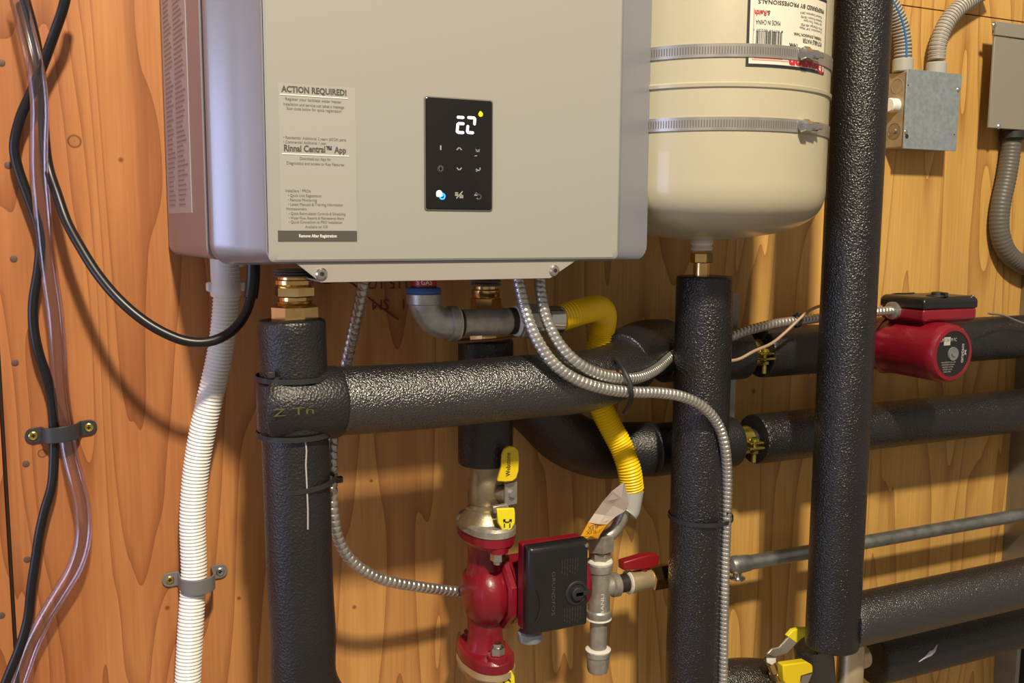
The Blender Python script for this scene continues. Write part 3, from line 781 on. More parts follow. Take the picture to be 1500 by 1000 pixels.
text_into(mb, "'S GAS", lambda u, v: Vector((gx+.0139*math.cos(a0+u/.0139), -GD+.0139*math.sin(a0+u/.0139), zt+.0115+v)), -.009, 0, width=.018, height=.005, bold=.01)
build(mb, 'sticker_lettering', M['white_ink'], root, smooth=0)
# nipple
x1 = P(754, 470, GD).x
mb = MB(); mb.lathe((zr-.002, -GD, gz), (1, 0, 0), [(0, .013), (.008, .013), (.0085, .0145), (x1-zr-.006, .0145), (x1-zr-.0055, .013), (x1-zr+.004, .013)], 28)
tag(build(mb, 'pipe_nipple', M['iron']), 'grey steel pipe nipple between cast elbow and hex coupling', 'pipe')
for xx_ in (zr+.001, x1-.006):
    mb = MB(); mb.lathe((xx_, -GD, gz), (1, 0, 0), [(0, .0135), (.0005, .0149), (.005, .0149), (.0055, .0135)], 28)
    tag(build(mb, 'thread_ring', M['darkpipe']), 'dark greasy thread ring at the ' + ('left' if xx_ < x1-.01 else 'right') + ' end of the grey gas nipple', 'thread')
root = empty('gas_union', (x1, -GD, gz-.02), 'dark hex union joining the gas nipple to the yellow hose', 'pipe fitting')
x2 = P(800, 470, GD).x; x3 = P(823, 470, GD).x
mb = MB(); mb.lathe((x1, -GD, gz), (1, 0, 0), [(0, .0165), (.003, .0175), (.005, .015)], 28); build(mb, 'thread_tape', M['tape'], root)
mb = MB(); mb.hexn((x1+.005, -GD, gz), (1, 0, 0), (x2-x1)*.55, .0195, 8, .3); mb.hexn((x1+.005+(x2-x1)*.5, -GD, gz), (1, 0, 0), (x2-x1)*.4, .0175, 6, .1); build(mb, 'hex_body', M['iron'], root, smooth=20)
mb = MB(); mb.lathe((x2-.002, -GD, gz), (1, 0, 0), [(0, .0145), (.004, .0155), (x3-x2, .0155), (x3-x2+.001, .013)], 28); build(mb, 'hose_nut', M['chrome'], root)

def ribbed(name, pts, r, amp, pitch, mat, seg=20, helix=False, sub=4, caps=(True, True), saw=False):
    path = spline(pts, pitch/sub)
    def rf(L, th):
        ph = (L/pitch + (th/(2*pi) if helix else 0)) % 1
        if saw: return r - amp*(1 if ph < .28 else 0) + amp*.3*math.sin(pi*ph)
        return r + amp*math.cos(2*pi*ph)
    mb = MB(); mb.tube(path, r, seg, rfn=rf, caps=caps); return mb
gzz = gz
mb = ribbed('csst', [(x3-.002, -GD, gz+.001), P(842, 459, .158), P(860, 454, .152), P(876, 451, .140), P(885, 461, .124), P(882, 485, .112), P(876, 512, .107), P(873, 545, .106), P(877, 585, .107), P(891, 618, .110), P(909, 652, .116), P(921, 685, .122), P(926, 718, .121)],
            .0142, .0009, .0036, 'csst', seg=28)
root = empty('gas_hose', P(926, 745, .121), 'ribbed yellow gas hose looping down behind the cross tube', 'hose')
build(mb, 'hose', M['csst'], root, smooth=60)
e0 = P(926, 717, .121); e1 = P(921, 745, .12); e2 = P(902, 775, .115); e3 = P(880, 795, .112)
mb = MB(); mb.tube(spline([e0, e1, P(918, 750, .12)], .004), .0145, 24); build(mb, 'end_sleeve', M['greyp'], root)
mb = MB(); mb.tube(spline([P(918, 743, .12), e2, P(879, 792, .112)], .004), .008, 20); build(mb, 'tail', M['iron'], root)

# paper tag on the hose
tc = [P(913, 712, .140), P(905, 728, .143), P(893, 746, .145), P(880, 762, .146), P(869, 776, .145), P(863, 790, .143)]
wv = [(P(896, 716, .147), P(932, 744, .138)), (P(888, 728, .150), P(934, 735, .136)), (P(876, 742, .150), P(912, 756, .142)), (P(866, 757, .149), P(900, 768, .143)), (P(856, 770, .147), P(886, 776, .143)), (P(851, 792, .145), P(877, 792, .142))]
wv = [(P(914, 706, .147), P(917, 712, .138)), (P(897, 719, .152), P(921, 738, .137)), (P(883, 735, .151), P(916, 748, .141)), (P(871, 752, .149), P(901, 757, .143)), (P(862, 765, .147), P(889, 768, .143))]
root = empty('paper_tag', P(880, 790, .145), 'crumpled paper hose tag with orange lettered end', 'tag')
def ribbon(rows, th=.0006, nsub=3):
    rings = []
    for k in range(len(rows)):
        a, b = rows[k]; mid = (a+b)/2 + Vector((0, -.003*math.sin(k*2.1), .0))
        nrm_ = Vector((0, th, 0)); rings.append([a, mid, b, b+nrm_, mid+nrm_, a+nrm_])
    m_ = MB(); m_.rings(rings); return m_
build(ribbon(wv[:4]), 'grey_paper', M['tagp'], root, smooth=0)
build(ribbon([wv[3], wv[4]]), 'white_band', M['tagw'], root, smooth=0)
og = [wv[4], (P(851, 785, .1465), P(879, 783, .142)), (P(854, 792, .146), P(876, 789, .142))]
build(ribbon(og), 'orange_band', M['tago'], root, smooth=0)
mb = MB(); tp = P(861, 771, .153)
text_into(mb, 'FLEX', lambda u, v: Vector((tp.x+u, -.1535, tp.z+v+.1*u)), .0, 0, width=.014, height=.0045, rot=True, align='R', bold=.02)
build(mb, 'tag_lettering', M['inkb'], root, smooth=0)

# ------------------------------------------------------------------ gas drip leg
VD = .11; vx = P(878, 850, VD).x
def vz(py): return P(878, py, VD).z
root = empty('hex_reducer', (vx, -VD, vz(824)), 'grey hex reducer on top of the gas tee, under the paper tag', 'pipe fitting')
mb = MB(); mb.hexn((vx, -VD, vz(806)), (0, 0, 1), vz(781)-vz(806), .0175, 6, .25); build(mb, 'large_hex', M['iron'], root, smooth=20)
mb = MB(); mb.hexn((vx, -VD, vz(823)), (0, 0, 1), vz(807)-vz(823), .0135, 6, .55); build(mb, 'small_hex', M['iron'], root, smooth=20)
root = empty('gas_tee', (vx, -VD, vz(905)), 'grey cast gas tee with white thread tape, right of the lower red pump', 'pipe fitting')
mb = MB(); h = vz(824)-vz(905)
mb.lathe((vx, -VD, vz(905)), (0, 0, 1), [(0, .0145), (.002, .0155), (.010, .0155), (.012, .0138), (h-.012, .0138), (h-.010, .0155), (h-.002, .0155), (h, .0145)], 32)
tz = vz(860); mb.lathe((vx, -VD, tz), (1, 0, 0), [(0, .012), (.016, .0125), (.018, .015), (.026, .015), (.027, .0138)], 28)
build(mb, 'body', M['iron'], root)
mb = MB(); mb.lathe((vx, -VD, vz(825)), (0, 0, 1), [(0, .0157), (.003, .0165), (.005, .0155), (.006, .012)], 28)
mb.lathe((vx, -VD, vz(905)-.001), (0, 0, 1), [(0, .0147), (.001, .0163), (.003, .0156)], 28); build(mb, 'thread_tape', M['tape'], root)
mb = MB(); a0 = math.atan2(CAM.y+VD, CAM.x-vx)
text_into(mb, 'BANLI', lambda u, v: Vector((vx+.0141*math.cos(a0+.45-v/.0141*1), -VD+.0141*math.sin(a0+.45-v/.0141), vz(893)+u)), 0, 0, width=.026, height=.004)
build(mb, 'cast_letters', M['tape'], root, smooth=0)
mb = MB(); mb.lathe((vx, -VD, vz(958)), (0, 0, 1), [(0, .0108), (vz(908)-vz(958), .0108)], 24)
tag(build(mb, 'pipe_nipple', M['iron']), 'grey vertical nipple hanging below the gas tee', 'pipe')
root = empty('pipe_plug', (vx, -VD, vz(984)), 'round grey pipe cap closing the bottom of the gas drip leg', 'pipe fitting')
mb = MB(); h = vz(952)-vz(984)
mb.lathe((vx, -VD, vz(984)), (0, 0, 1), [(0, .009), (.002, .0125), (.006, .0138), (h-.007, .0142), (h-.006, .0155), (h, .0155)], 14); build(mb, 'plug_body', M['iron'], root)
mb = MB(); mb.lathe((vx, -VD, vz(952)), (0, 0, 1), [(0, .0155), (.002, .0162), (.004, .012)], 28); build(mb, 'thread_tape', M['tape'], root)
xa_ = vx+.025; xb_ = P(919, 857, VD).x
mb = MB(); mb.lathe((xa_, -VD, tz), (1, 0, 0), [(0, .0115), (xb_-xa_+.004, .0115)], 24)
tag(build(mb, 'pipe_nipple', M['darkpipe']), 'short dark nipple between gas tee and brass valve', 'pipe')
root = empty('gas_valve', (xb_, -VD, tz-.017), 'small brass gas valve with a red lever, left of the tank riser', 'valve')
x9 = P(981, 850, VD).x; Lv = x9-xb_
mb = MB(); mb.lathe((xb_, -VD, tz), (1, 0, 0), [(0, .0125), (.001, .0145), (.006, .0145), (.0065, .0135), (Lv*.5, .0140), (Lv*.55, .0125)], 28); build(mb, 'body', M['dbrass'], root)
mb = MB(); mb.hexn((xb_+Lv*.52, -VD, tz), (1, 0, 0), Lv*.48, .0165, 6, .3); build(mb, 'hex_end', M['brass'], root, smooth=20)
mb = MB(); mb.lathe((xb_-.001, -VD, tz), (1, 0, 0), [(0, .013), (.0015, .0152), (.003, .0148)], 28); build(mb, 'thread_tape', M['tape'], root)
sx = P(942, 838, VD).x
mb = MB(); mb.lathe((sx, -VD, tz+.010), (0, 0, 1), [(0, .006), (.016, .006)], 14)
hl = P(910, 822, VD).x; hr = P(963, 822, VD).x; zh = tz+.021
mb.prism([(hl, -VD-.006, zh-.002), (sx-.008, -VD-.008, zh-.004), (sx+.008, -VD-.008, zh-.004), (hr-.002, -VD-.006, zh-.002), (hr, -VD-.006, zh+.010), (hr-.014, -VD-.008, zh+.013), (sx-.006, -VD-.008, zh+.013), (hl, -VD-.006, zh+.009)], (0, .014, 0))
build(mb, 'lever', M['redh'], root, bevel=.0015)

# ================================================================== PUMPS (local frame: z flow, x motor axis, -y terminal box)
def flange_pts(z, r0=.030, rb=.013, off=.036, grow=0):
    pts = []
    for k in range(48):
        a = 2*pi*k/48; d = Vector((math.cos(a), math.sin(a)))
        best = r0+grow
        for s_ in (-1, 1):
            c = Vector((0, s_*off)); b = d.dot(c); q = b*b-(c.length_squared-(rb+grow)**2)
            if q > 0: best = max(best, b+math.sqrt(q))
        # hull-like blend between disc and ears
        lim = (off+rb+grow)*abs(d.y)**3 + (r0+grow)*(1-abs(d.y)**3); best = max(best, min(lim, off+rb+grow))
        pts.append(Vector((d.x*best, d.y*best, z)))
    return pts
def pump(loc, rot, label, face_deco, s=1.0):
    root = empty('circulator_pump', loc, label, 'pump', None, rot)
    X = (1, 0, 0)
    H = .0800
    # bottom & top flanges with their necks
    for sg in (-1, 1):
        mb = MB(); zz = sg*H
        mb.rings([flange_pts(zz), flange_pts(zz-sg*.010), flange_pts(zz-sg*.014, grow=-.003)])
        mb.lathe((0, 0, zz-sg*.012), (0, 0, -sg), [(0, .026), (.008, .0215), (.022, .0205), (.050, .0235)], 32, caps=(False, False))
        for sy in (-1, 1): mb.lathe((0, sy*.036, zz-sg*.010), (0, 0, -sg), [(0, .0125), (.008, .012), (.0085, .010)], 20)
        build(mb, 'pipe_flange', M['redp'], root, smooth=32, local=True)
    mb = MB()
    mb.lathe((-.026, 0, 0), X, [(0, .014), (.003, .024), (.008, .032), (.015, .037), (.022, .039), (.030, .039), (.036, .037), (.040, .034)], 48)
    mb.lathe((.013, 0, 0), X, [(0, .040), (.003, .044), (.009, .044), (.012, .040)], 8, pi/8)
    build(mb, 'volute', M['redp'], root, smooth=32, local=True)
    mb = MB()
    mb.lathe((.024, 0, 0), X, [(0, .0405), (.012, .040), (.088, .0405), (.096, .0395), (.101, .036), (.102, .031), (.1005, .0305)], 56)
    build(mb, 'motor_housing', M['redp'], root, smooth=32, local=True)
    mb = MB(); mb.lathe((.1245, 0, 0), X, [(0, .0305), (.0006, .0305)], 48); build(mb, 'name_plate', M['blk'], root, local=True)
    mb = MB(); mb.lathe((.125, 0, 0), X, [(0, .0095), (.002, .009), (.0015, .006)], 24); build(mb, 'vent_plug', M['strapg'], root, local=True)
    mb = MB(); mb.lathe((.1268, 0, 0), X, [(0, .004), (.0012, .0035)], 12)
    mb.box((.1256, .017, -.003), (.0006, .005, .016)) if False else None
    build(mb, 'plug_screw', M['chrome'], root, local=True)
    mb = MB()   # light printing on the plate; e1 right, e2 up as seen by someone facing the plate with the box on top
    def nf(u, v): return Vector((.1253, v*-1, -u*-1)) if False else Vector((.1253, -v, u))
    text_into(mb, 'UPS 26-99 FC', nf, -.024, .017, width=.030, height=.0045)
    text_into(mb, 'GRUNDFOS', lambda u, v: Vector((.1253, -u, -v+.022)) if False else Vector((.1253, -(-.013+u), .0165-0+v)), 0, 0, width=.026, height=.004, bold=.02)
    text_into(mb, 'X', nf, .021, -.002, width=.005, height=.006, bold=.05)
    for i in range(5): text_into(mb, 'P/N 52722512 115V 60Hz', nf, -.02+.001*i, -.012-.0032*i, width=.026-.003*i, height=.0018)
    mb.box((.1253, .013-.036, .0), (.0004, .006, .016)) if False else None
    mb.add([nf(-.018, .012), nf(-.006, .012), nf(-.006, .023), nf(-.018, .023)], [(0, 1, 2, 3)])
    build(mb, 'plate_printing', M['printw'] if face_deco else M['print'], root, smooth=0, local=True)
    # terminal box
    x0, x1 = .022, .098; z0, z1 = -.028, .074
    mb = MB()
    mb.rings([[Vector((x, y, z)) for x, z in ((x0+.006, z0+.008), (x1-.006, z0+.008), (x1-.006, z1-.008), (x0+.006, z1-.008))] for y in (-.034, -.040)] +
             [[Vector((x, y, z)) for x, z in ((x0, z0), (x1, z0), (x1, z1), (x0, z1))] for y in (-.042, -.058)])
    build(mb, 'terminal_box', M['redp'], root, local=True, bevel=.003)
    mb = MB(); g = .001
    mb.rings([[Vector((x, y, z)) for x, z in ((x0-g+e, z0-g+e), (x1+g-e, z0-g+e), (x1+g-e, z1+g-e), (x0-g+e, z1+g-e))] for y, e in ((-.0575, 0), (-.070, .0), (-.0745, .004))])
    build(mb, 'black_cover', M['blk'], root, local=True, bevel=.0025)
    mb = MB()  # embossed furrow along the cover's edge
    yv = -.0748
    pts = [Vector((x0+.004, -.0725, z0+.010)), Vector((x0+.010, yv, z0+.018)), Vector((x0+.014, yv, z0+.034)), Vector((x0+.010, yv, z0+.052)), Vector((x0+.003, -.0725, z0+.060))]
    mb.tube(spline(pts, .003), .0014, 8); build(mb, 'cover_rib', M['blk'], root, local=True)
    mb = MB(); kc = Vector((x0+.060, yv, .014)); mb.lathe(kc, (0, -1, 0), [(0, .0145), (.0012, .0140), (.0014, .0110), (.0004, .0105)], 28, caps=(False, True))
    mb.lathe(kc, (0, -1, 0), [(0, .0085), (.005, .0078), (.0055, .006)], 24); mb.box(kc+Vector((.006, -.0025, 0)), (.020, .006, .005))
    build(mb, 'speed_switch', M['blkm'], root, local=True, bevel=.0006)
    mb = MB()
    text_into(mb, 'GRUNDFOS', lambda u, v: Vector((x0+.028+v, yv-.0003, .044-u)), 0, 0, width=.052, height=.0042)
    for j, (xx, zz) in enumerate(((x0+.040, .048), (x0+.044, -.010))):
        for i in range(7): text_into(mb, 'HIGH 150W 1.8A', lambda u, v, xx=xx, zz=zz, i=i: Vector((xx+.0034*i+v, yv-.0003, zz+.008-u)), 0, 0, width=.016+.002*(i % 3), height=.0014)
    build(mb, 'cover_printing', M['print'], root, smooth=0, local=True)
    mb = MB(); mb.lathe((x1-.004, yv, z1-.005), (0, -1, 0), [(-.001, .0028), (.0012, .0024), (.0014, .001)], 14)
    build(mb, 'cover_screw', M['zinc'], root, local=True)
    return root, H
PD = .105; PX = P(711, 860, PD).x; PZ = (P(711, 768, PD).z+P(711, 966, PD).z)/2
p1, PH = pump(Vector((PX, -PD, PZ)), Matrix.Identity(4), 'red circulator pump standing upright below the ball valve, black cover facing the room', False)
rot2 = Matrix(((0, 0, 1, 0), (-1, 0, 0, 0), (0, -1, 0, 0), (0, 0, 0, 1)))
P2X = P(1291, 500, UPY).x
p2, _ = pump(Vector((P2X, -UPY, P(1268, 504, UPY).z)), rot2, 'red circulator pump on the upper right pipe, round end facing the room', True)
# bolts (parts)
def flange_bolt(parent, loc, axis, name='flange_bolt', r=.0088):
    mb = MB(); mb.hexn(loc, axis, .010, r, 6, .4, ch=.15); mb.lathe(Vector(loc)+Vector(axis)*.010, axis, [(0, .0055), (.004, .005)], 16)
    build(mb, name, M['zinc'], parent, smooth=20, local=True)
for sy in (-1, 1):
    flange_bolt(p1, (0, sy*.036, -PH+.0185), (0, 0, 1)); flange_bolt(p2, (0, sy*.036, -PH+.0185), (0, 0, 1))
    flange_bolt(p1, (0, sy*.036, PH-.0185-.0), (0, 0, -1)); flange_bolt(p2, (0, sy*.036, PH-.0185), (0, 0, -1))
# black flange on the pump's right side is the pipe's own companion flange
mb = MB(); cx = P(784, 930, .165); mb.lathe((PX+.036, -PD-.048, PZ-.0455), (0, 0, 1), [(0, .0135), (.002, .0145), (.010, .0145), (.012, .0125)], 26)
build(mb, 'conduit_hub', M['galvbox'], p1)

# ------------------------------------------------------------------ ball valves with flanges, above and below the pump
def ball_valve(zf, sgn, label, handle):
    r = empty('ball_valve', (PX, -PD, zf if sgn > 0 else zf-.07), label, 'valve')
    a = (0, 0, sgn)
    mb = MB(); mb.rings([flange_pts(0, .031, .014, .036)] and [[Vector((PX+p.x, -PD+p.y, zf+sgn*h)) for p in flange_pts(0, .031, .014, .036, g)] for h, g in ((.0008, 0), (.008, 0), (.011, -.003))])
    build(mb, 'flange', M['iron'] if sgn > 0 else M['dbrass'], r)
    mb = MB()
    mb.lathe((PX, -PD, zf), a, [(.008, .033), (.012, .031), (.020, .0245), (.024, .0235), (.026, .0205), (.030, .0198), (.033, .0215), (.058, .0215), (.060, .0203), (.074, .0203), (.078, .0225), (.086, .0225), (.088, .019)], 40)
    st = Vector((PX+.012, -PD-.022, zf+sgn*.045)); mb.lathe(Vector((PX+.004, -PD-.006, zf+sgn*.045)), (.55, -.83, 0), [(0, .011), (.022, .010), (.024, .007)], 20)
    build(mb, 'body', M['olive'], r)
    ax = Vector((.28, -.96, 0)).normalized(); tv = Vector((.96, .28, 0)); c = Vector((PX+.019, -PD-.0275, zf+sgn*.046))
    mb = MB(); mb.prism([c-tv*.009+Vector((0, 0, -.013)), c+tv*.009+Vector((0, 0, -.013)), c+tv*.009+Vector((0, 0, .013)), c-tv*.009+Vector((0, 0, .013))], ax*.0018)
    build(mb, 'handle_plate', M['steel'], r)
    mb = MB(); mb.hexn(c+ax*.001, ax, .0045, .0048, 6); build(mb, 'handle_nut', M['chrome'], r, smooth=20)
    return r, c, ax, tv
zt_v = PZ+PH; 
bv, c, ax, tv = ball_valve(zt_v, 1, 'brass ball valve above the lower red pump, long yellow lever turned up', 0)
# upper lever, placed by its outline
LDp = PD+.036
def quadpts(lst, d): return [P(x, y, d) for x, y in lst]
mb = MB(); out = quadpts(((729, 705), (735, 683), (736, 666), (739, 658), (746, 653), (754, 654), (760, 660), (761, 672), (760, 690), (757, 700), (751, 705), (740, 706)), LDp+.003)
mb.prism(out, (0, .0045, 0)); build(mb, 'yellow_grip', M['yel'], bv, bevel=.0012)
mb = MB(); g0 = P(748, 697, LDp+.0045)
text_into(mb, 'Webstone', lambda u, v: Vector((g0.x-v, -(LDp+.0037), g0.z+u)), 0, 0, width=.027, height=.0058, bold=.0)
build(mb, 'grip_lettering', M['black_ink'], bv, smooth=0)
mb = MB(); out = quadpts(((728, 745), (754, 744), (755, 752), (755, 765), (750, 775), (743, 779), (736, 776), (730, 766)), LDp+.010)
mb.prism(out, (0, .004, 0)); build(mb, 'purge_grip', M['yel2'], bv, bevel=.0012)
mb = MB(); g1 = P(738, 757, LDp+.011); yq = -(LDp+.0108)
def Y(px, py): q = P(px, py, LDp+.0108); return Vector((q.x, yq, q.z))
for seg in (((738, 761), (741, 764.5), (745, 764.5), (749, 761)), ((738, 764), (738, 761), (740, 761)), ((749, 764), (749, 761), (747, 761)), ((739, 767), (739, 772)), ((747, 767), (747, 772))):
    stroke(mb, [Y(*q) for q in seg], .0006, yq)
build(mb, 'arrow_marks', M['black_ink'], bv, smooth=0)
mb = MB(); mb.prism(quadpts(((722, 742), (744, 738), (748, 748), (724, 752)), LDp-.002), (0, .006, 0)); build(mb, 'purge_stem', M['iron'], bv, bevel=.001)
bv2, c2, _, _ = ball_valve(PZ-PH, -1, 'brass ball valve at the bottom edge below the red pump, round yellow grip', 1)
mb = MB(); out = quadpts(((728, 1003), (729, 991), (733, 983), (741, 979), (749, 982), (754, 990), (755, 1003), (754, 1030), (730, 1030)), LDp+.010)
mb.prism(out, (0, .004, 0)); build(mb, 'yellow_grip', M['yel2'], bv2, bevel=.0012)
mb = MB(); cc = Y(743, 1001)
stroke(mb, [Vector((cc.x+.0045*math.cos(math.radians(t)), yq, cc.z+.0045*math.sin(math.radians(t)))) for t in range(20, 181, 20)], .0007, yq)
stroke(mb, [Y(741, 988), Y(741, 992)], .0005, yq); stroke(mb, [Y(746, 988), Y(746, 992)], .0005, yq)
build(mb, 'arrow_marks', M['black_ink'], bv2, smooth=0)

# ================================================================== STEEL FRAMEWORK
def strut(xc, z0, z1, label, w=.041, d=.041):
    t = .0026; mb = MB()
    a = [(xc-w/2, 0), (xc-w/2, -d), (xc-w/2+.010, -d), (xc-w/2+.010, -d+.006), (xc-w/2+.010-t, -d+.006), (xc-w/2+.010-t, -d+t), (xc-w/2+t, -d+t), (xc-w/2+t, -t),
         (xc+w/2-t, -t), (xc+w/2-t, -d+t), (xc+w/2-.010+t, -d+t), (xc+w/2-.010+t, -d+.006), (xc+w/2-.010, -d+.006), (xc+w/2-.010, -d), (xc+w/2, -d), (xc+w/2, 0)]
    mb.prism([Vector((x, y-.0005, z0)) for x, y in a], (0, 0, z1-z0))
    tag(build(mb, 'strut_channel', M['strut'], smooth=0), label, 'strut')
s1x = P(1076, 600, .041).x-.0205
strut(s1x, .6, P(1070, 428, .03).z, 'vertical galvanised strut channel right behind the tank riser')
s2x = P(1476, 700, .0).x+.0205
strut(s2x, .6, 1.60, 'vertical galvanised strut channel near the right edge')
# pipe clamps on the strut
def pipe_clamp(px, y, z, label):
    x = P(px, 600, y).x
    r = empty('pipe_clamp', (x, -y, z-.03), label, 'clamp'); mb = MB()
    rings = []
    for k in range(25):
        a = math.radians(-60+300*k/24); 
        ro = .0175
        p0 = Vector((0, -math.cos(a), math.sin(a)))
        c = Vector((x, -y, z))
        rings.append([c+p0*ro+Vector((-.011, 0, 0)), c+p0*(ro+.002)+Vector((-.011, 0, 0)), c+p0*(ro+.002)+Vector((.011, 0, 0)), c+p0*ro+Vector((.011, 0, 0))])
    mb.rings(rings); 
    build(mb, 'clamp_band', M['ziny'], r, bevel=.0005)
    mb = MB()
    mb.box((x, -y-.026, z-.004), (.024, .020, .0024)); mb.box((x, -y-.026, z+.003), (.022, .018, .0022)); build(mb, 'clamp_ears', M['ziny'], r, bevel=.0005)
    mb = MB(); mb.lathe((x, -y-.028, z-.024), (0, 0, 1), [(0, .003), (.034, .003)], 12); mb.hexn((x, -y-.028, z-.012), (0, 0, 1), .005, .006, 6); mb.lathe((x, -y-.028, z+.005), (0, 0, 1), [(0, .0065), (.003, .006), (.005, .003)], 16)
    build(mb, 'clamp_bolt', M['ziny'], r)
pipe_clamp(1097, UPY, ZU, 'yellow zinc pipe clamp on the upper pipe right of the tank riser')
pipe_clamp(1087, BY, ZB, 'yellow zinc pipe clamp on the lower pipe right of the tank riser')

# galvanised pipe rail with its end fitting
GY = .062; c0 = P(1095, 824, GY); rail_r = R(1150, 815, GY, 23, False)
root = empty('guard_rail', (c0.x, -GY, c0.z-.015), 'galvanised steel pipe rail running right from the tank riser strut', 'pipe')
mb = MB(); mb.tube([Vector((c0.x, -GY, c0.z)), Vector((P(1620, 700, GY).x, -GY, c0.z))], .0105, 24); build(mb, 'rail', M['galv'], root)
q = P(1078, 828, GY); mb = MB(); mb.lathe((q.x-.012, -GY, c0.z), (1, 0, 0), [(0, .006), (.003, .011), (.010, .0135), (.020, .0125), (.034, .0115)], 24); build(mb, 'end_fitting', M['galv'], root)
mb = MB(); mb.lathe((q.x, -GY-.004, c0.z-.020), (0, 0, 1), [(0, .004), (.001, .011), (.0035, .011), (.0045, .006), (.010, .006)], 24); build(mb, 'set_screw', M['zinc'], root)

# ================================================================== ELECTRIC BOXES
BXD = .040
bx0 = P(1325, 160, BXD).x; bx1 = P(1405.5, 160, BXD).x; bz1 = P(1366, 104.5, BXD).z; bz0 = P(1362, 219.5, BXD).z
root = empty('junction_box', ((bx0+bx1)/2, -.001, bz0), 'galvanised square junction box with a flat cover on the upper right wall', 'electrical box')
mb = MB(); mb.box(((bx0+bx1)/2, -BXD/2-.0003, (bz0+bz1)/2), (bx1-bx0-.004, BXD-.003, bz1-bz0-.004)); build(mb, 'box', M['galvside'], root, bevel=.002)
# cover plate with its notch
mb = MB(); zn = P(1405, 132, BXD).z
pl = [(bx0, bz0), (bx1-.003, bz0), (bx1-.003, zn-.018), (bx1-.001, zn-.012), (bx1-.005, zn-.002), (bx1, zn), (bx1, bz1-.002), (bx1-.003, bz1), (bx0+.003, bz1), (bx0, bz1-.003)]
mb.prism([Vector((x, -BXD+.0005, z)) for x, z in pl], (0, -.0016, 0)); build(mb, 'cover', M['galvbox'], root, bevel=.0004)
for px, py in ((1403, 131), (1326, 193)):
    q = P(px, py, BXD+.002); screw(Vector((q.x+.002, -BXD-.001, q.z)), (0, -1, 0), .0036, M['chrome'], root)
for px, py, r_ in ((1331, 124.5, .0012), (1329, 199.5, .0034), (1398.5, 197, .0012)):
    q = P(px, py, BXD+.002); mb = MB(); mb.lathe((q.x, -BXD-.0010, q.z), (0, -1, 0), [(0, r_), (.0004, r_)], 14); build(mb, 'hole', M['gap'], root)
# side knockouts
def PXp(px, py, x):
    v = ray(px, py); return CAM+v*((x-CAM.x)/v.x)
xs = bx0+.002
for px, py, r0 in ((1309, 127, .0105),):
    q = PXp(px, py, xs); mb = MB(); 
    mb.lathe((xs, -.022, q.z), (-1, 0, 0), [(0, .0110), (.0006, .0110), (.0006, .0102), (.0, .0102)], 28, caps=(False, False)); build(mb, 'knockout', M['galvside'], root)
q = PXp(1309, 155, xs); mb = MB(); mb.lathe((xs, -.021, q.z), (-1, 0, 0), [(0, .0105), (.012, .0105), (.014, .009)], 28); build(mb, 'white_plug', M['whitep'], root)
q = PXp(1309, 192, xs); mb = MB(); mb.lathe((xs, -.021, q.z), (-1, 0, 0), [(0, .012), (.0008, .012), (.0008, .0115), (.0002, .0115)], 28, caps=(False, True)); mb.lathe((xs, -.021, q.z), (-1, 0, 0), [(0, .0045), (.003, .004), (.0035, .002)], 16); build(mb, 'ground_screw', M['galv'], root)

def liquidtight(name, pts, r, label, stripe=None, mat='ribbed', pitch=.0052):
    root = empty(name, Vector(pts[-1]), label, 'conduit')
    path = spline(pts, pitch/5)
    base = ribbed('x', pts, r, .0008, pitch, mat, seg=26, sub=5)
    build(base, 'jacket', M[mat], root, smooth=60)
    # dark grooves between the ribs
    mb = MB(); acc = 0
    T = spline(pts, pitch)
    for i in range(1, len(T)-1):
        d = (T[i+1]-T[i-1]).normalized(); mb.lathe(T[i]+d*(pitch/2-.0008), d, [(-.0004, r-.0008), (-.0002, r+.0003), (.0018, r+.0003), (.002, r-.0008)], 22, caps=(False, False))
    if mat == 'ribbed':
        g = build(mb, 'jacket_groove', M['ridge'], root, smooth=60)
    return root
cd_ = .022
zc1 = bz1
for (xa, pts, lab_, blue) in (
    (P(1323, 98, cd_).x, [(1323, 86), (1322, 60), (1316, 32), (1304, 6), (1286, -22)], 'ribbed grey conduit with a blue stripe entering the junction box', True),
    (P(1372, 98, cd_).x, [(1372, 88), (1374, 66), (1383, 40), (1398, 18), (1418, 2), (1450, -18)], 'plain ribbed grey conduit curving right from the junction box', False)):
    q = [P(x, y, cd_) for x, y in pts]
    r_ = liquidtight('flexible_conduit', q[::-1], .0122, lab_)
    if blue:
        pth = spline(q, .004); mb = MB()
        for i in range(len(pth)-1):
            pass
        n_ = (CAM-pth[0]).normalized()
        mb.tube([p+Vector((-.42, -.905, 0))*.0113 for p in pth], .0023, 8); build(mb, 'blue_stripe', M['blue'], r_)
    rc = empty('conduit_connector', (q[0].x, -cd_, bz1), 'pale grey plastic connector on the junction box, ' + ('left one behind the tallest sleeve' if blue else 'right one'), 'connector')
    mb = MB(); mb.lathe((q[0].x, -cd_, bz1-.002), (0, 0, 1), [(0, .0135), (.0015, .0148), (.018, .0148), (.0195, .0132)], 28); build(mb, 'sleeve', M['greyp'], rc)

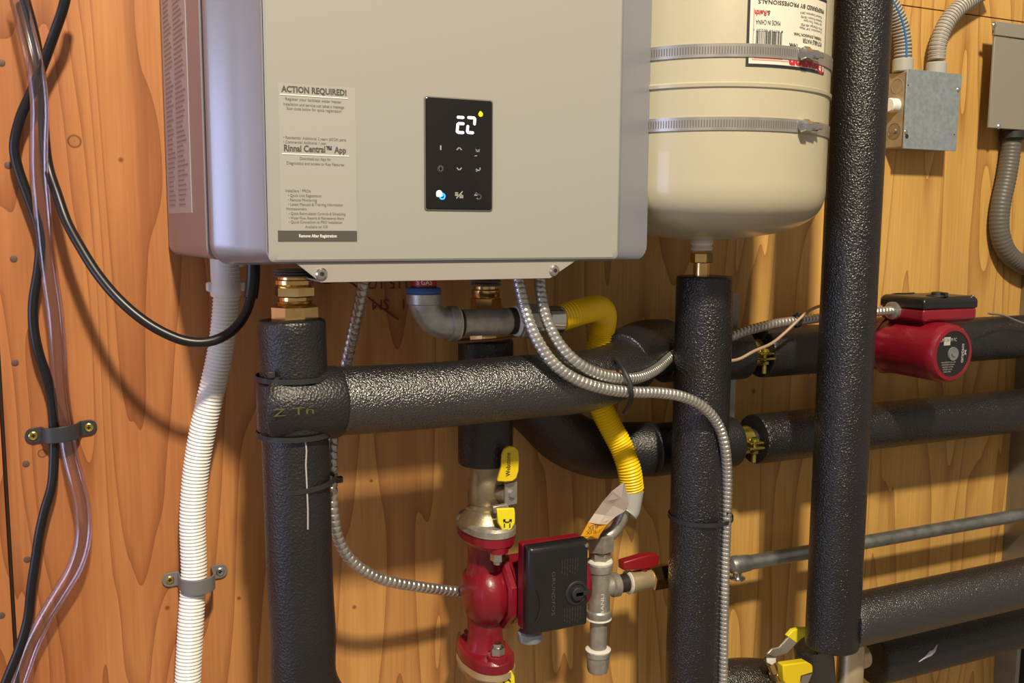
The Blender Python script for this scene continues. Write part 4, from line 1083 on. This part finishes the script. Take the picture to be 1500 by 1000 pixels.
# grey wall panel at the right edge
GPD = .034
gx0 = P(1447, 187, GPD).x; gz0 = P(1447, 187, GPD).z; gz1 = P(1455, 53, GPD).z; gzt = P(1453, 32, GPD).z
gx1 = gx0+.30
root = empty('electrical_panel', ((gx0+gx1)/2, -.02, gz0), 'beige-grey metal electrical panel cut off by the right edge', 'electrical panel')
mb = MB(); mb.box(((gx0+.075+gx1)/2, -GPD/2, (gz0+gzt)/2), (gx1-gx0-.078, GPD-.004, gzt-gz0-.006)); build(mb, 'enclosure', M['panel'], root, bevel=.001)
mb = MB(); mb.box(((gx0+gx1)/2, -GPD, (gz0+gz1)/2), (gx1-gx0, .004, gz1-gz0)); build(mb, 'door', M['panel'], root, bevel=.001)
mb = MB(); mb.box(((gx0+gx1)/2, -GPD-.001, (gz1+gzt)/2+.001), (gx1-gx0+.004, .007, gzt-gz1)); build(mb, 'rain_lid', M['panel'], root, bevel=.001)
q = P(1464, 185, GPD+.003); screw(Vector((q.x, -GPD-.002, q.z)), (0, -1, 0), .0042, M['chrome'], root)
q = P(1456, 37, GPD+.008); screw(Vector((q.x, -GPD-.008, q.z)), (0, -1, 0), .0042, M['zinc'], root)
# dark conduit below it
cq = [P(1483, 185, .018), P(1480, 225, .018), P(1474, 262, .018), P(1466, 300, .018), P(1464, 335, .018), P(1472, 364, .019), P(1488, 382, .019), P(1512, 392, .019), P(1550, 395, .019)]
root = empty('flexible_conduit', cq[-1], 'dark grey conduit hanging in a bend below the electrical panel', 'conduit')
build(ribbed('x', cq, .0150, .0004, .006, 'greyc', seg=24), 'jacket', M['greyc'], root, smooth=60)
mb = MB(); mb.lathe((cq[0].x, -.021, gz0-.014), (0, 0, 1), [(0, .018), (.002, .0205), (.012, .0205), (.0135, .017)], 20); build(mb, 'coupling', M['blkm'], root)
mb = MB(); q = P(1490, 384, .026)
bp_ = P(1488, 372, .02)

# ================================================================== ARMOURED FLEX CONDUITS
def armour(pts, r, label, pitch=.0056, amp=.0007):
    mb = ribbed('x', pts, r, amp, pitch, 'flex', seg=18, helix=True, sub=6, saw=True)
    o = build(mb, 'armoured_cable', M['flex'], smooth=28); tag(o, label, 'cable'); return o
armour([P(533, 404, .145), P(530, 430, .143), P(521, 470, .135), P(511, 515, .12), P(498, 570, .118), P(487, 640, .135), P(486, 700, .14), P(487, 745, .138), P(496, 790, .13), P(518, 824, .12), P(560, 848, .105), P(620, 860, .085), P(668, 866, .068), P(700, 871, .062)],
       .0062, 'armoured steel cable hanging behind the cross tube and curving into the lower red pump', .0075, .0008)
armour([P(757, 400, .195), P(762, 425, .2), P(771, 460, .205), P(786, 497, .214), P(812, 533, .222), P(845, 556, .225), P(885, 569, .222), P(925, 574, .214), P(965, 575, .208), P(1000, 581, .204), P(1030, 596, .201), P(1052, 622, .196), P(1062, 655, .196), P(1065, 700, .19), P(1064, 760, .187), P(1061, 860, .186), P(1058, 1040, .186)],
       .0062, 'long armoured steel cable crossing over the tank riser then dropping down its right side')
armour([P(790, 400, .19), P(792, 430, .198), P(800, 466, .206), P(818, 502, .216), P(843, 529, .222), P(872, 546, .219), P(905, 554, .21), P(935, 553, .19), P(960, 542, .16), P(980, 525, .130), P(1000, 510, .1165), P(1030, 500, .1148), P(1066, 494, .1148), P(1095, 484, .116), P(1135, 474, .117), P(1180, 468, .116), P(1240, 461, .118), P(1290, 456, .121), P(1312, 454, .122)],
       .0062, 'armoured steel cable passing behind the tank riser to the upper red pump')
root = empty('cable_connector', P(1314, 454, .122), 'round silver cable connector on the upper red pump box', 'connector')
q = P(1304, 455, .1215); mb = MB(); mb.lathe(q, (1, -.0, .02), [(0, .009), (.002, .0125), (.009, .0125), (.0105, .0105), (.016, .0105), (.017, .0135), (.021, .0135)], 22); build(mb, 'fitting', M['steel'], root)

# thin wires
def wire(pts, r, label, mat='wire'):
    mb = MB(); mb.tube(spline(pts, .004), r, 10); o = build(mb, 'wire', M[mat]); tag(o, label, 'wire')
wire([P(845, 530, .205), P(868, 538, .207), P(895, 545, .2), P(918, 543, .185), P(938, 535, .16), P(952, 531, .13)], .0020, 'short brown wire over the cross tube beside the cable tie')
wire([P(1062, 529, .128), P(1082, 526, .13), P(1105, 514, .131), P(1130, 503, .130), P(1150, 487, .130), P(1170, 468, .132), P(1185, 455, .132), P(1205, 447, .125), P(1230, 445, .12)], .0021, 'tan wire crossing in front of the upper pipe, right of the tank riser', 'wire2')
wire([P(612, 475, .128), P(640, 489, .13), P(668, 500, .135), P(700, 499, .14), P(735, 496, .14), P(765, 491, .14), P(790, 500, .135), P(830, 518, .13), P(850, 530, .125)], .0016, 'thin brown wire running under the grey gas pipe')
wire([P(1448, 459, .15), P(1470, 462, .13), P(1490, 470, .12), P(1530, 484, .118)], .0016, 'thin grey wire leaving the upper red pump to the right', 'strapg')
wire([P(444, 402, .1), P(475, 414, .07), P(510, 412, .04), P(540, 436, .01), P(566, 456, .003), P(584, 468, .003)], .0011, 'thin dark wire on the plywood below the heater', 'pencil')

# ================================================================== WHITE DRAIN HOSE, CORDS, CLEAR TUBE
wd = .05
wp = [P(331, 380, .06), P(332, 420, .058), P(329, 470, .054), P(322, 520, .048), P(309, 578, .042), P(295, 640, .034), P(286, 700, .028), P(282, 760, .025), P(283, 800, .024), P(284, 842, .024), P(281, 890, .026), P(278, 940, .028), P(273, 1040, .03)]
root = empty('drain_hose', wp[-1], 'white corrugated drain hose hanging from the heater left corner', 'hose')
build(ribbed('x', wp, .0135, .0007, .0040, 'whitep', seg=28), 'hose', M['whitep'], root, smooth=60)
mb = MB(); mb.lathe(P(331, 434, .058), (0, 0, 1), [(0, .0150), (.002, .0160), (.012, .0160), (.014, .0150), (.052, .0155), (.054, .0135)], 28); build(mb, 'cuff', M['whitep'], root)
q = P(331, 425, .058); mb = MB(); mb.box(q+Vector((0, 0, .004)), (.040, .010, .010)); mb.box(q+Vector((.0145, -.002, .032)), (.008, .012, .014)); build(mb, 'cuff_latch', M['whitep'], root, bevel=.002)

cA = [P(100, -25, .05), P(93, 10, .048), P(80, 48, .04), P(67, 84, .033), P(56, 112, .03), P(46, 135, .026), P(30, 172, .022), P(21, 212, .02), P(26, 245, .018), P(40, 285, .018), P(53, 322, .018), P(59, 356, .018), P(56, 395, .018), P(49, 440, .018), P(49, 475, .018), P(56, 515, .018), P(68, 550, .016), P(76, 585, .012), P(79, 630, .0085), P(79, 668, .010), P(76, 710, .014), P(66, 745, .017), P(58, 780, .018), P(52, 820, .018), P(46, 860, .018), P(41, 905, .018), P(30, 945, .02), P(14, 985, .022), P(0, 1020, .022)]
mb = MB(); mb.tube(spline(cA, .006), .0049, 16); tag(build(mb, 'power_cord', M['cord']), 'black cord snaking down the left edge through the black strap', 'cord')
cB_ = 1
cB = [P(30, -25, .02), P(38, 5, .022), P(47, 38, .022), P(54, 70, .02), P(59, 105, .018), P(63, 150, .018), P(65, 200, .02), P(71, 245, .024), P(84, 285, .036), P(98, 325, .048), P(118, 362, .062), P(142, 400, .076), P(172, 436, .09), P(206, 466, .1), P(240, 487, .107), P(275, 500, .112), P(308, 500, .115), P(338, 486, .116), P(358, 462, .115), P(368, 432, .113), P(371, 400, .112), P(371, 374, .112)]
mb = MB()
root = empty('power_cord', cB[-1], 'black cord looping under the white hose and up into the heater', 'cord')
mb.tube(spline(cB, .006), .0050, 16); build(mb, 'cord', M['cord'], root)
mb = MB(); mb.tube(spline([P(367, 436, .1135), P(370, 412, .1125), P(371, 376, .112)], .005), .0072, 18); build(mb, 'cord_sleeve', M['cord'], root)

ct = [P(22, -25, .03), P(30, 10, .032), P(40, 50, .036), P(50, 92, .042), P(56, 130, .044), P(58, 165, .044), P(57, 200, .042), P(57, 250, .035), P(61, 300, .03), P(66, 350, .026), P(72, 400, .024), P(79, 450, .022), P(84, 500, .020), P(87, 550, .016), P(91, 590, .012), P(97, 630, .0095), P(102, 665, .012), P(112, 705, .018), P(121, 745, .022), P(121, 790, .024), P(110, 830, .024), P(90, 865, .022), P(66, 905, .02), P(46, 945, .018), P(30, 990, .018), P(15, 1030, .018)]
pth = spline(ct, .006); mb = MB(); R1, R2 = .0085, .0066
n_ = len(pth)
mb.tube(pth, R1, 24, caps=(False, False))
tag(build(mb, 'clear_tube', M['clear'], smooth=60), 'clear vinyl tube hanging beside the black cords at left', 'tube')

# ------------------------------------------------------------------ straps
def strap(cx, cz, rs, wl, wr, hgt, mat, label, tilt=0, ycen=None, flat=0):
    """two-hole strap; rs radius of its hump, wl / wr ear lengths"""
    root = empty('pipe_strap', (cx, 0, cz-hgt/2), label, 'strap'); t = .0022
    pts = [(-rs-wl, 0), (-rs-.003, 0), (-rs-.0005, .003)]
    top = ycen if ycen else rs
    for k in range(13):
        a = pi-pi*k/12; pts.append((rs*math.cos(a), top+rs*math.sin(a)*(.9 if not flat else flat)))
    pts += [(rs+.0005, .003), (rs+.003, 0), (rs+wr, 0)]
    rings = []
    for i, (x, d) in enumerate(pts):
        a = Vector(pts[max(0, i-1)]); b = Vector(pts[min(len(pts)-1, i+1)]); tn = (b-a).normalized(); nn = Vector((-tn.y, tn.x))
        rings.append([Vector((cx+x+nn.x*s_, -d-.0006-nn.y*s_ if True else 0, cz+dz+x*tilt)) for s_, dz in ((0, -hgt/2), (t, -hgt/2), (t, hgt/2), (0, hgt/2))])
    # rounded ear ends
    mb = MB(); mb.rings(rings)
    for sx_, L in ((-1, wl), (1, wr)):
        ex = cx+sx_*(rs+L); mb.lathe((ex, -.0006, cz+(ex-cx)*tilt), (0, -1, 0), [(0, hgt/2), (t, hgt/2)], 24)
    build(mb, 'strap', M[mat], root, bevel=.0005)
    for sx_, L in ((-1, wl), (1, wr)):
        ex = cx+sx_*(rs+L); c = Vector((ex, -.0026, cz+(ex-cx)*tilt))
        mb = MB(); mb.lathe(c, (0, -1, 0), [(0, .0046), (.0012, .0046), (.0018, .0036), (.0012, .0018)], 18); sc = build(mb, 'screw_head', M['ziny'] if sx_ < 0 or mat == 'strapb' else M['zinc'], root)
        mb = MB(); mb.box(c+Vector((0, -.0017, 0)), (.004, .0006, .0011)); mb.box(c+Vector((0, -.0017, 0)), (.0011, .0006, .004)); build(mb, 'cross_recess', M['gap'], sc)
c = P(88, 630, .0)
strap(c.x+.001, c.z-.001, .0165, .010, .0105, .0165, 'strapb', 'black two-screw strap holding the black cord and clear tube', tilt=.085, ycen=.004, flat=.85)
c = P(283, 842, .0)
strap(c.x+.002, c.z, .0165, .011, .011, .0165, 'strapg', 'grey two-screw strap holding the white drain hose', tilt=.03, ycen=.0265)

# ------------------------------------------------------------------ cable ties
def tie(c, r, label, axis=(0, 0, 1), head=None, w=.0024, tail=0, sc=(1, 1)):
    c = Vector(c); axis = Vector(axis).normalized()
    root = empty('cable_tie', c, label, 'cable tie')
    mb = MB(); mb.lathe(c, axis, [(-w, r), (-w, r+.0012), (w, r+.0012), (w, r)], 56, caps=(False, False), sc=sc); build(mb, 'band', M['blkm'], root)
    if head:
        mb = MB(); mb.box(head, (.007, .006, .0065)); build(mb, 'head', M['blkm'], root, bevel=.001)
    return root
z = P(430, 551, DL).z
q = on_cyl(LX, -DL, rl+.004, 397, 549); tie((LX, -DL, z), rl+.0026, 'black tie at the top of the tee collar on the left sleeve', head=q)
z = P(430, 633, DL).z; q = on_cyl(LX, -DL, rl+.004, 404, 627)
tie((LX, -DL, z), rl+.0026, 'black tie at the bottom of the tee collar, below the cross tube', head=q)
z = P(430, 707, DL).z
cc = Vector((LX+.004, -DL+.001, z)); hd = P(497, 702, .145)
tie(cc, rl+.0005, 'black tie around the left sleeve holding the armoured cable', axis=(-.09, 0, 1), head=hd)
mb = MB(); mb.tube([Vector((LX+rl-.001, -DL-.006, z+.003)), P(497, 703, .147)], .0022, 8); tag(build(mb, 'cable_tie', M['blkm']), 'black tie tail reaching right past the armoured cable', 'cable tie')
z = P(1027, 755, TD).z
tie((TX+.004, -TD, z), rm+.0045, 'black tie around the tank riser and long armoured cable', head=P(1066, 751, .19))
# the tie where two armoured cables cross the bend
pts = [P(893, 520, .168), P(903, 527, .19), P(911, 538, .21), P(918, 550, .2195), P(923, 562, .2235), P(925, 578, .2235), P(922, 592, .205), P(915, 604, .175)]
root = empty('cable_tie', pts[-1], 'black tie bundling two armoured cables to the cross tube bend', 'cable tie')
mb = MB(); mb.tube(spline(pts, .003), .0027, 8); build(mb, 'band', M['blkm'], root)
mb = MB(); mb.box(P(891, 520, .17), (.009, .007, .007)); build(mb, 'head', M['blkm'], root, bevel=.001)
root = empty('cable_tie', P(1167, 478, .13), 'small black tie binding tan wire to the cable near the upper pump', 'cable tie')
q = P(1167, 470, .1205); mb = MB(); mb.lathe(q, (1, 0, 0), [(-.002, .0078), (-.002, .009), (.002, .009), (.002, .0078)], 20, caps=(False, False)); build(mb, 'band', M['blkm'], root)
mb = MB(); mb.box(q+Vector((0, -.004, .009)), (.006, .006, .006)); build(mb, 'head', M['blkm'], root, bevel=.001)

# ================================================================== BRASS CLUSTER AT THE BOTTOM
BD = .165
q0 = P(1244, 1000, BD)
root = empty('brass_valve_body', (q0.x, -BD, q0.z-.04), 'upright brass valve body under the foot of the tallest sleeve', 'valve')
mb = MB(); mb.lathe((q0.x, -BD, q0.z-.06), (0, 0, 1), [(0, .018), (P(1244, 947, BD).z-q0.z+.06, .018), (P(1244, 942, BD).z-q0.z+.06, .016)], 32); build(mb, 'body', M['dbrass'], root)
q = P(1262, 961, BD-.006); mb = MB(); mb.lathe((q0.x+.01, -BD+.006, q.z), (1, -.0, 0), [(0, .015), (.014, .0165), (.020, .016), (.024, .012), (.026, .007)], 24); build(mb, 'side_plug', M['dbrass'], root, smooth=25)
q = P(1240, 940, BD+.01); mb = MB(); mb.box(q+Vector((.004, 0, .001)), (.024, .018, .006)); build(mb, 'yellow_cap', M['yel'], root, bevel=.002)
root = empty('brass_drain_valve', P(1145, 1000, .14), 'small brass drain valve with bent yellow lever at the bottom edge', 'valve')
mb = MB(); mb.tube([P(1150, 1020, .138), P(1138, 985, .14), P(1128, 965, .14)], [.011, .010, .008], 16); mb.hexn(P(1140, 990, .14), (P(1128, 965, .14)-P(1140, 990, .14)).normalized(), .012, .012, 6); build(mb, 'body', M['brass'], root, smooth=25)
mb = MB(); mb.hexn(P(1127, 966, .145), (-.3, -.8, .5), .008, .008, 6); build(mb, 'stem_nut', M['steel'], root, smooth=20)
mb = MB(); mb.prism(quadpts(((1124, 958), (1132, 950), (1142, 948), (1156, 933), (1168, 941), (1153, 957), (1136, 962)), .155), (0, .003, 0)); build(mb, 'lever', M['steel'], root, bevel=.0006)
mb = MB(); mb.prism(quadpts(((1154, 932), (1162, 923), (1173, 920), (1184, 920), (1184, 930), (1175, 935), (1167, 942)), .1555), (0, .007, 0)); build(mb, 'yellow_grip', M['yel2'], root, bevel=.001)
root = empty('brass_shutoff_valve', P(1165, 1010, .175), 'brass shutoff valve with stubby yellow grip below the drain valve lever', 'valve')
mb = MB(); mb.prism(quadpts(((1147, 974), (1182, 969), (1191, 974), (1191, 985), (1174, 990), (1172, 1003), (1152, 1003), (1148, 996)), .19), (0, .012, 0)); build(mb, 'yellow_grip', M['yel'], root, bevel=.0015)
mb = MB(); mb.lathe(P(1165, 1012, .17), (0, 0, 1), [(0, .014), (.020, .012)], 20); build(mb, 'body', M['brass'], root)
mb = MB(); mb.prism(quadpts(((1172, 1004), (1175, 990), (1190, 986), (1182, 1004)), .186), (0, .002, 0)); build(mb, 'lever', M['chrome'], root)
mb = MB(); q = P(1066, 1004, .12); mb.lathe(q, (1, 0, 0), [(-.012, .008), (-.008, .016), (.004, .016), (.006, .01)], 20); tag(build(mb, 'brass_fitting', M['brass']), 'round brass fitting peeking out right of the flex cable at the bottom', 'pipe fitting')
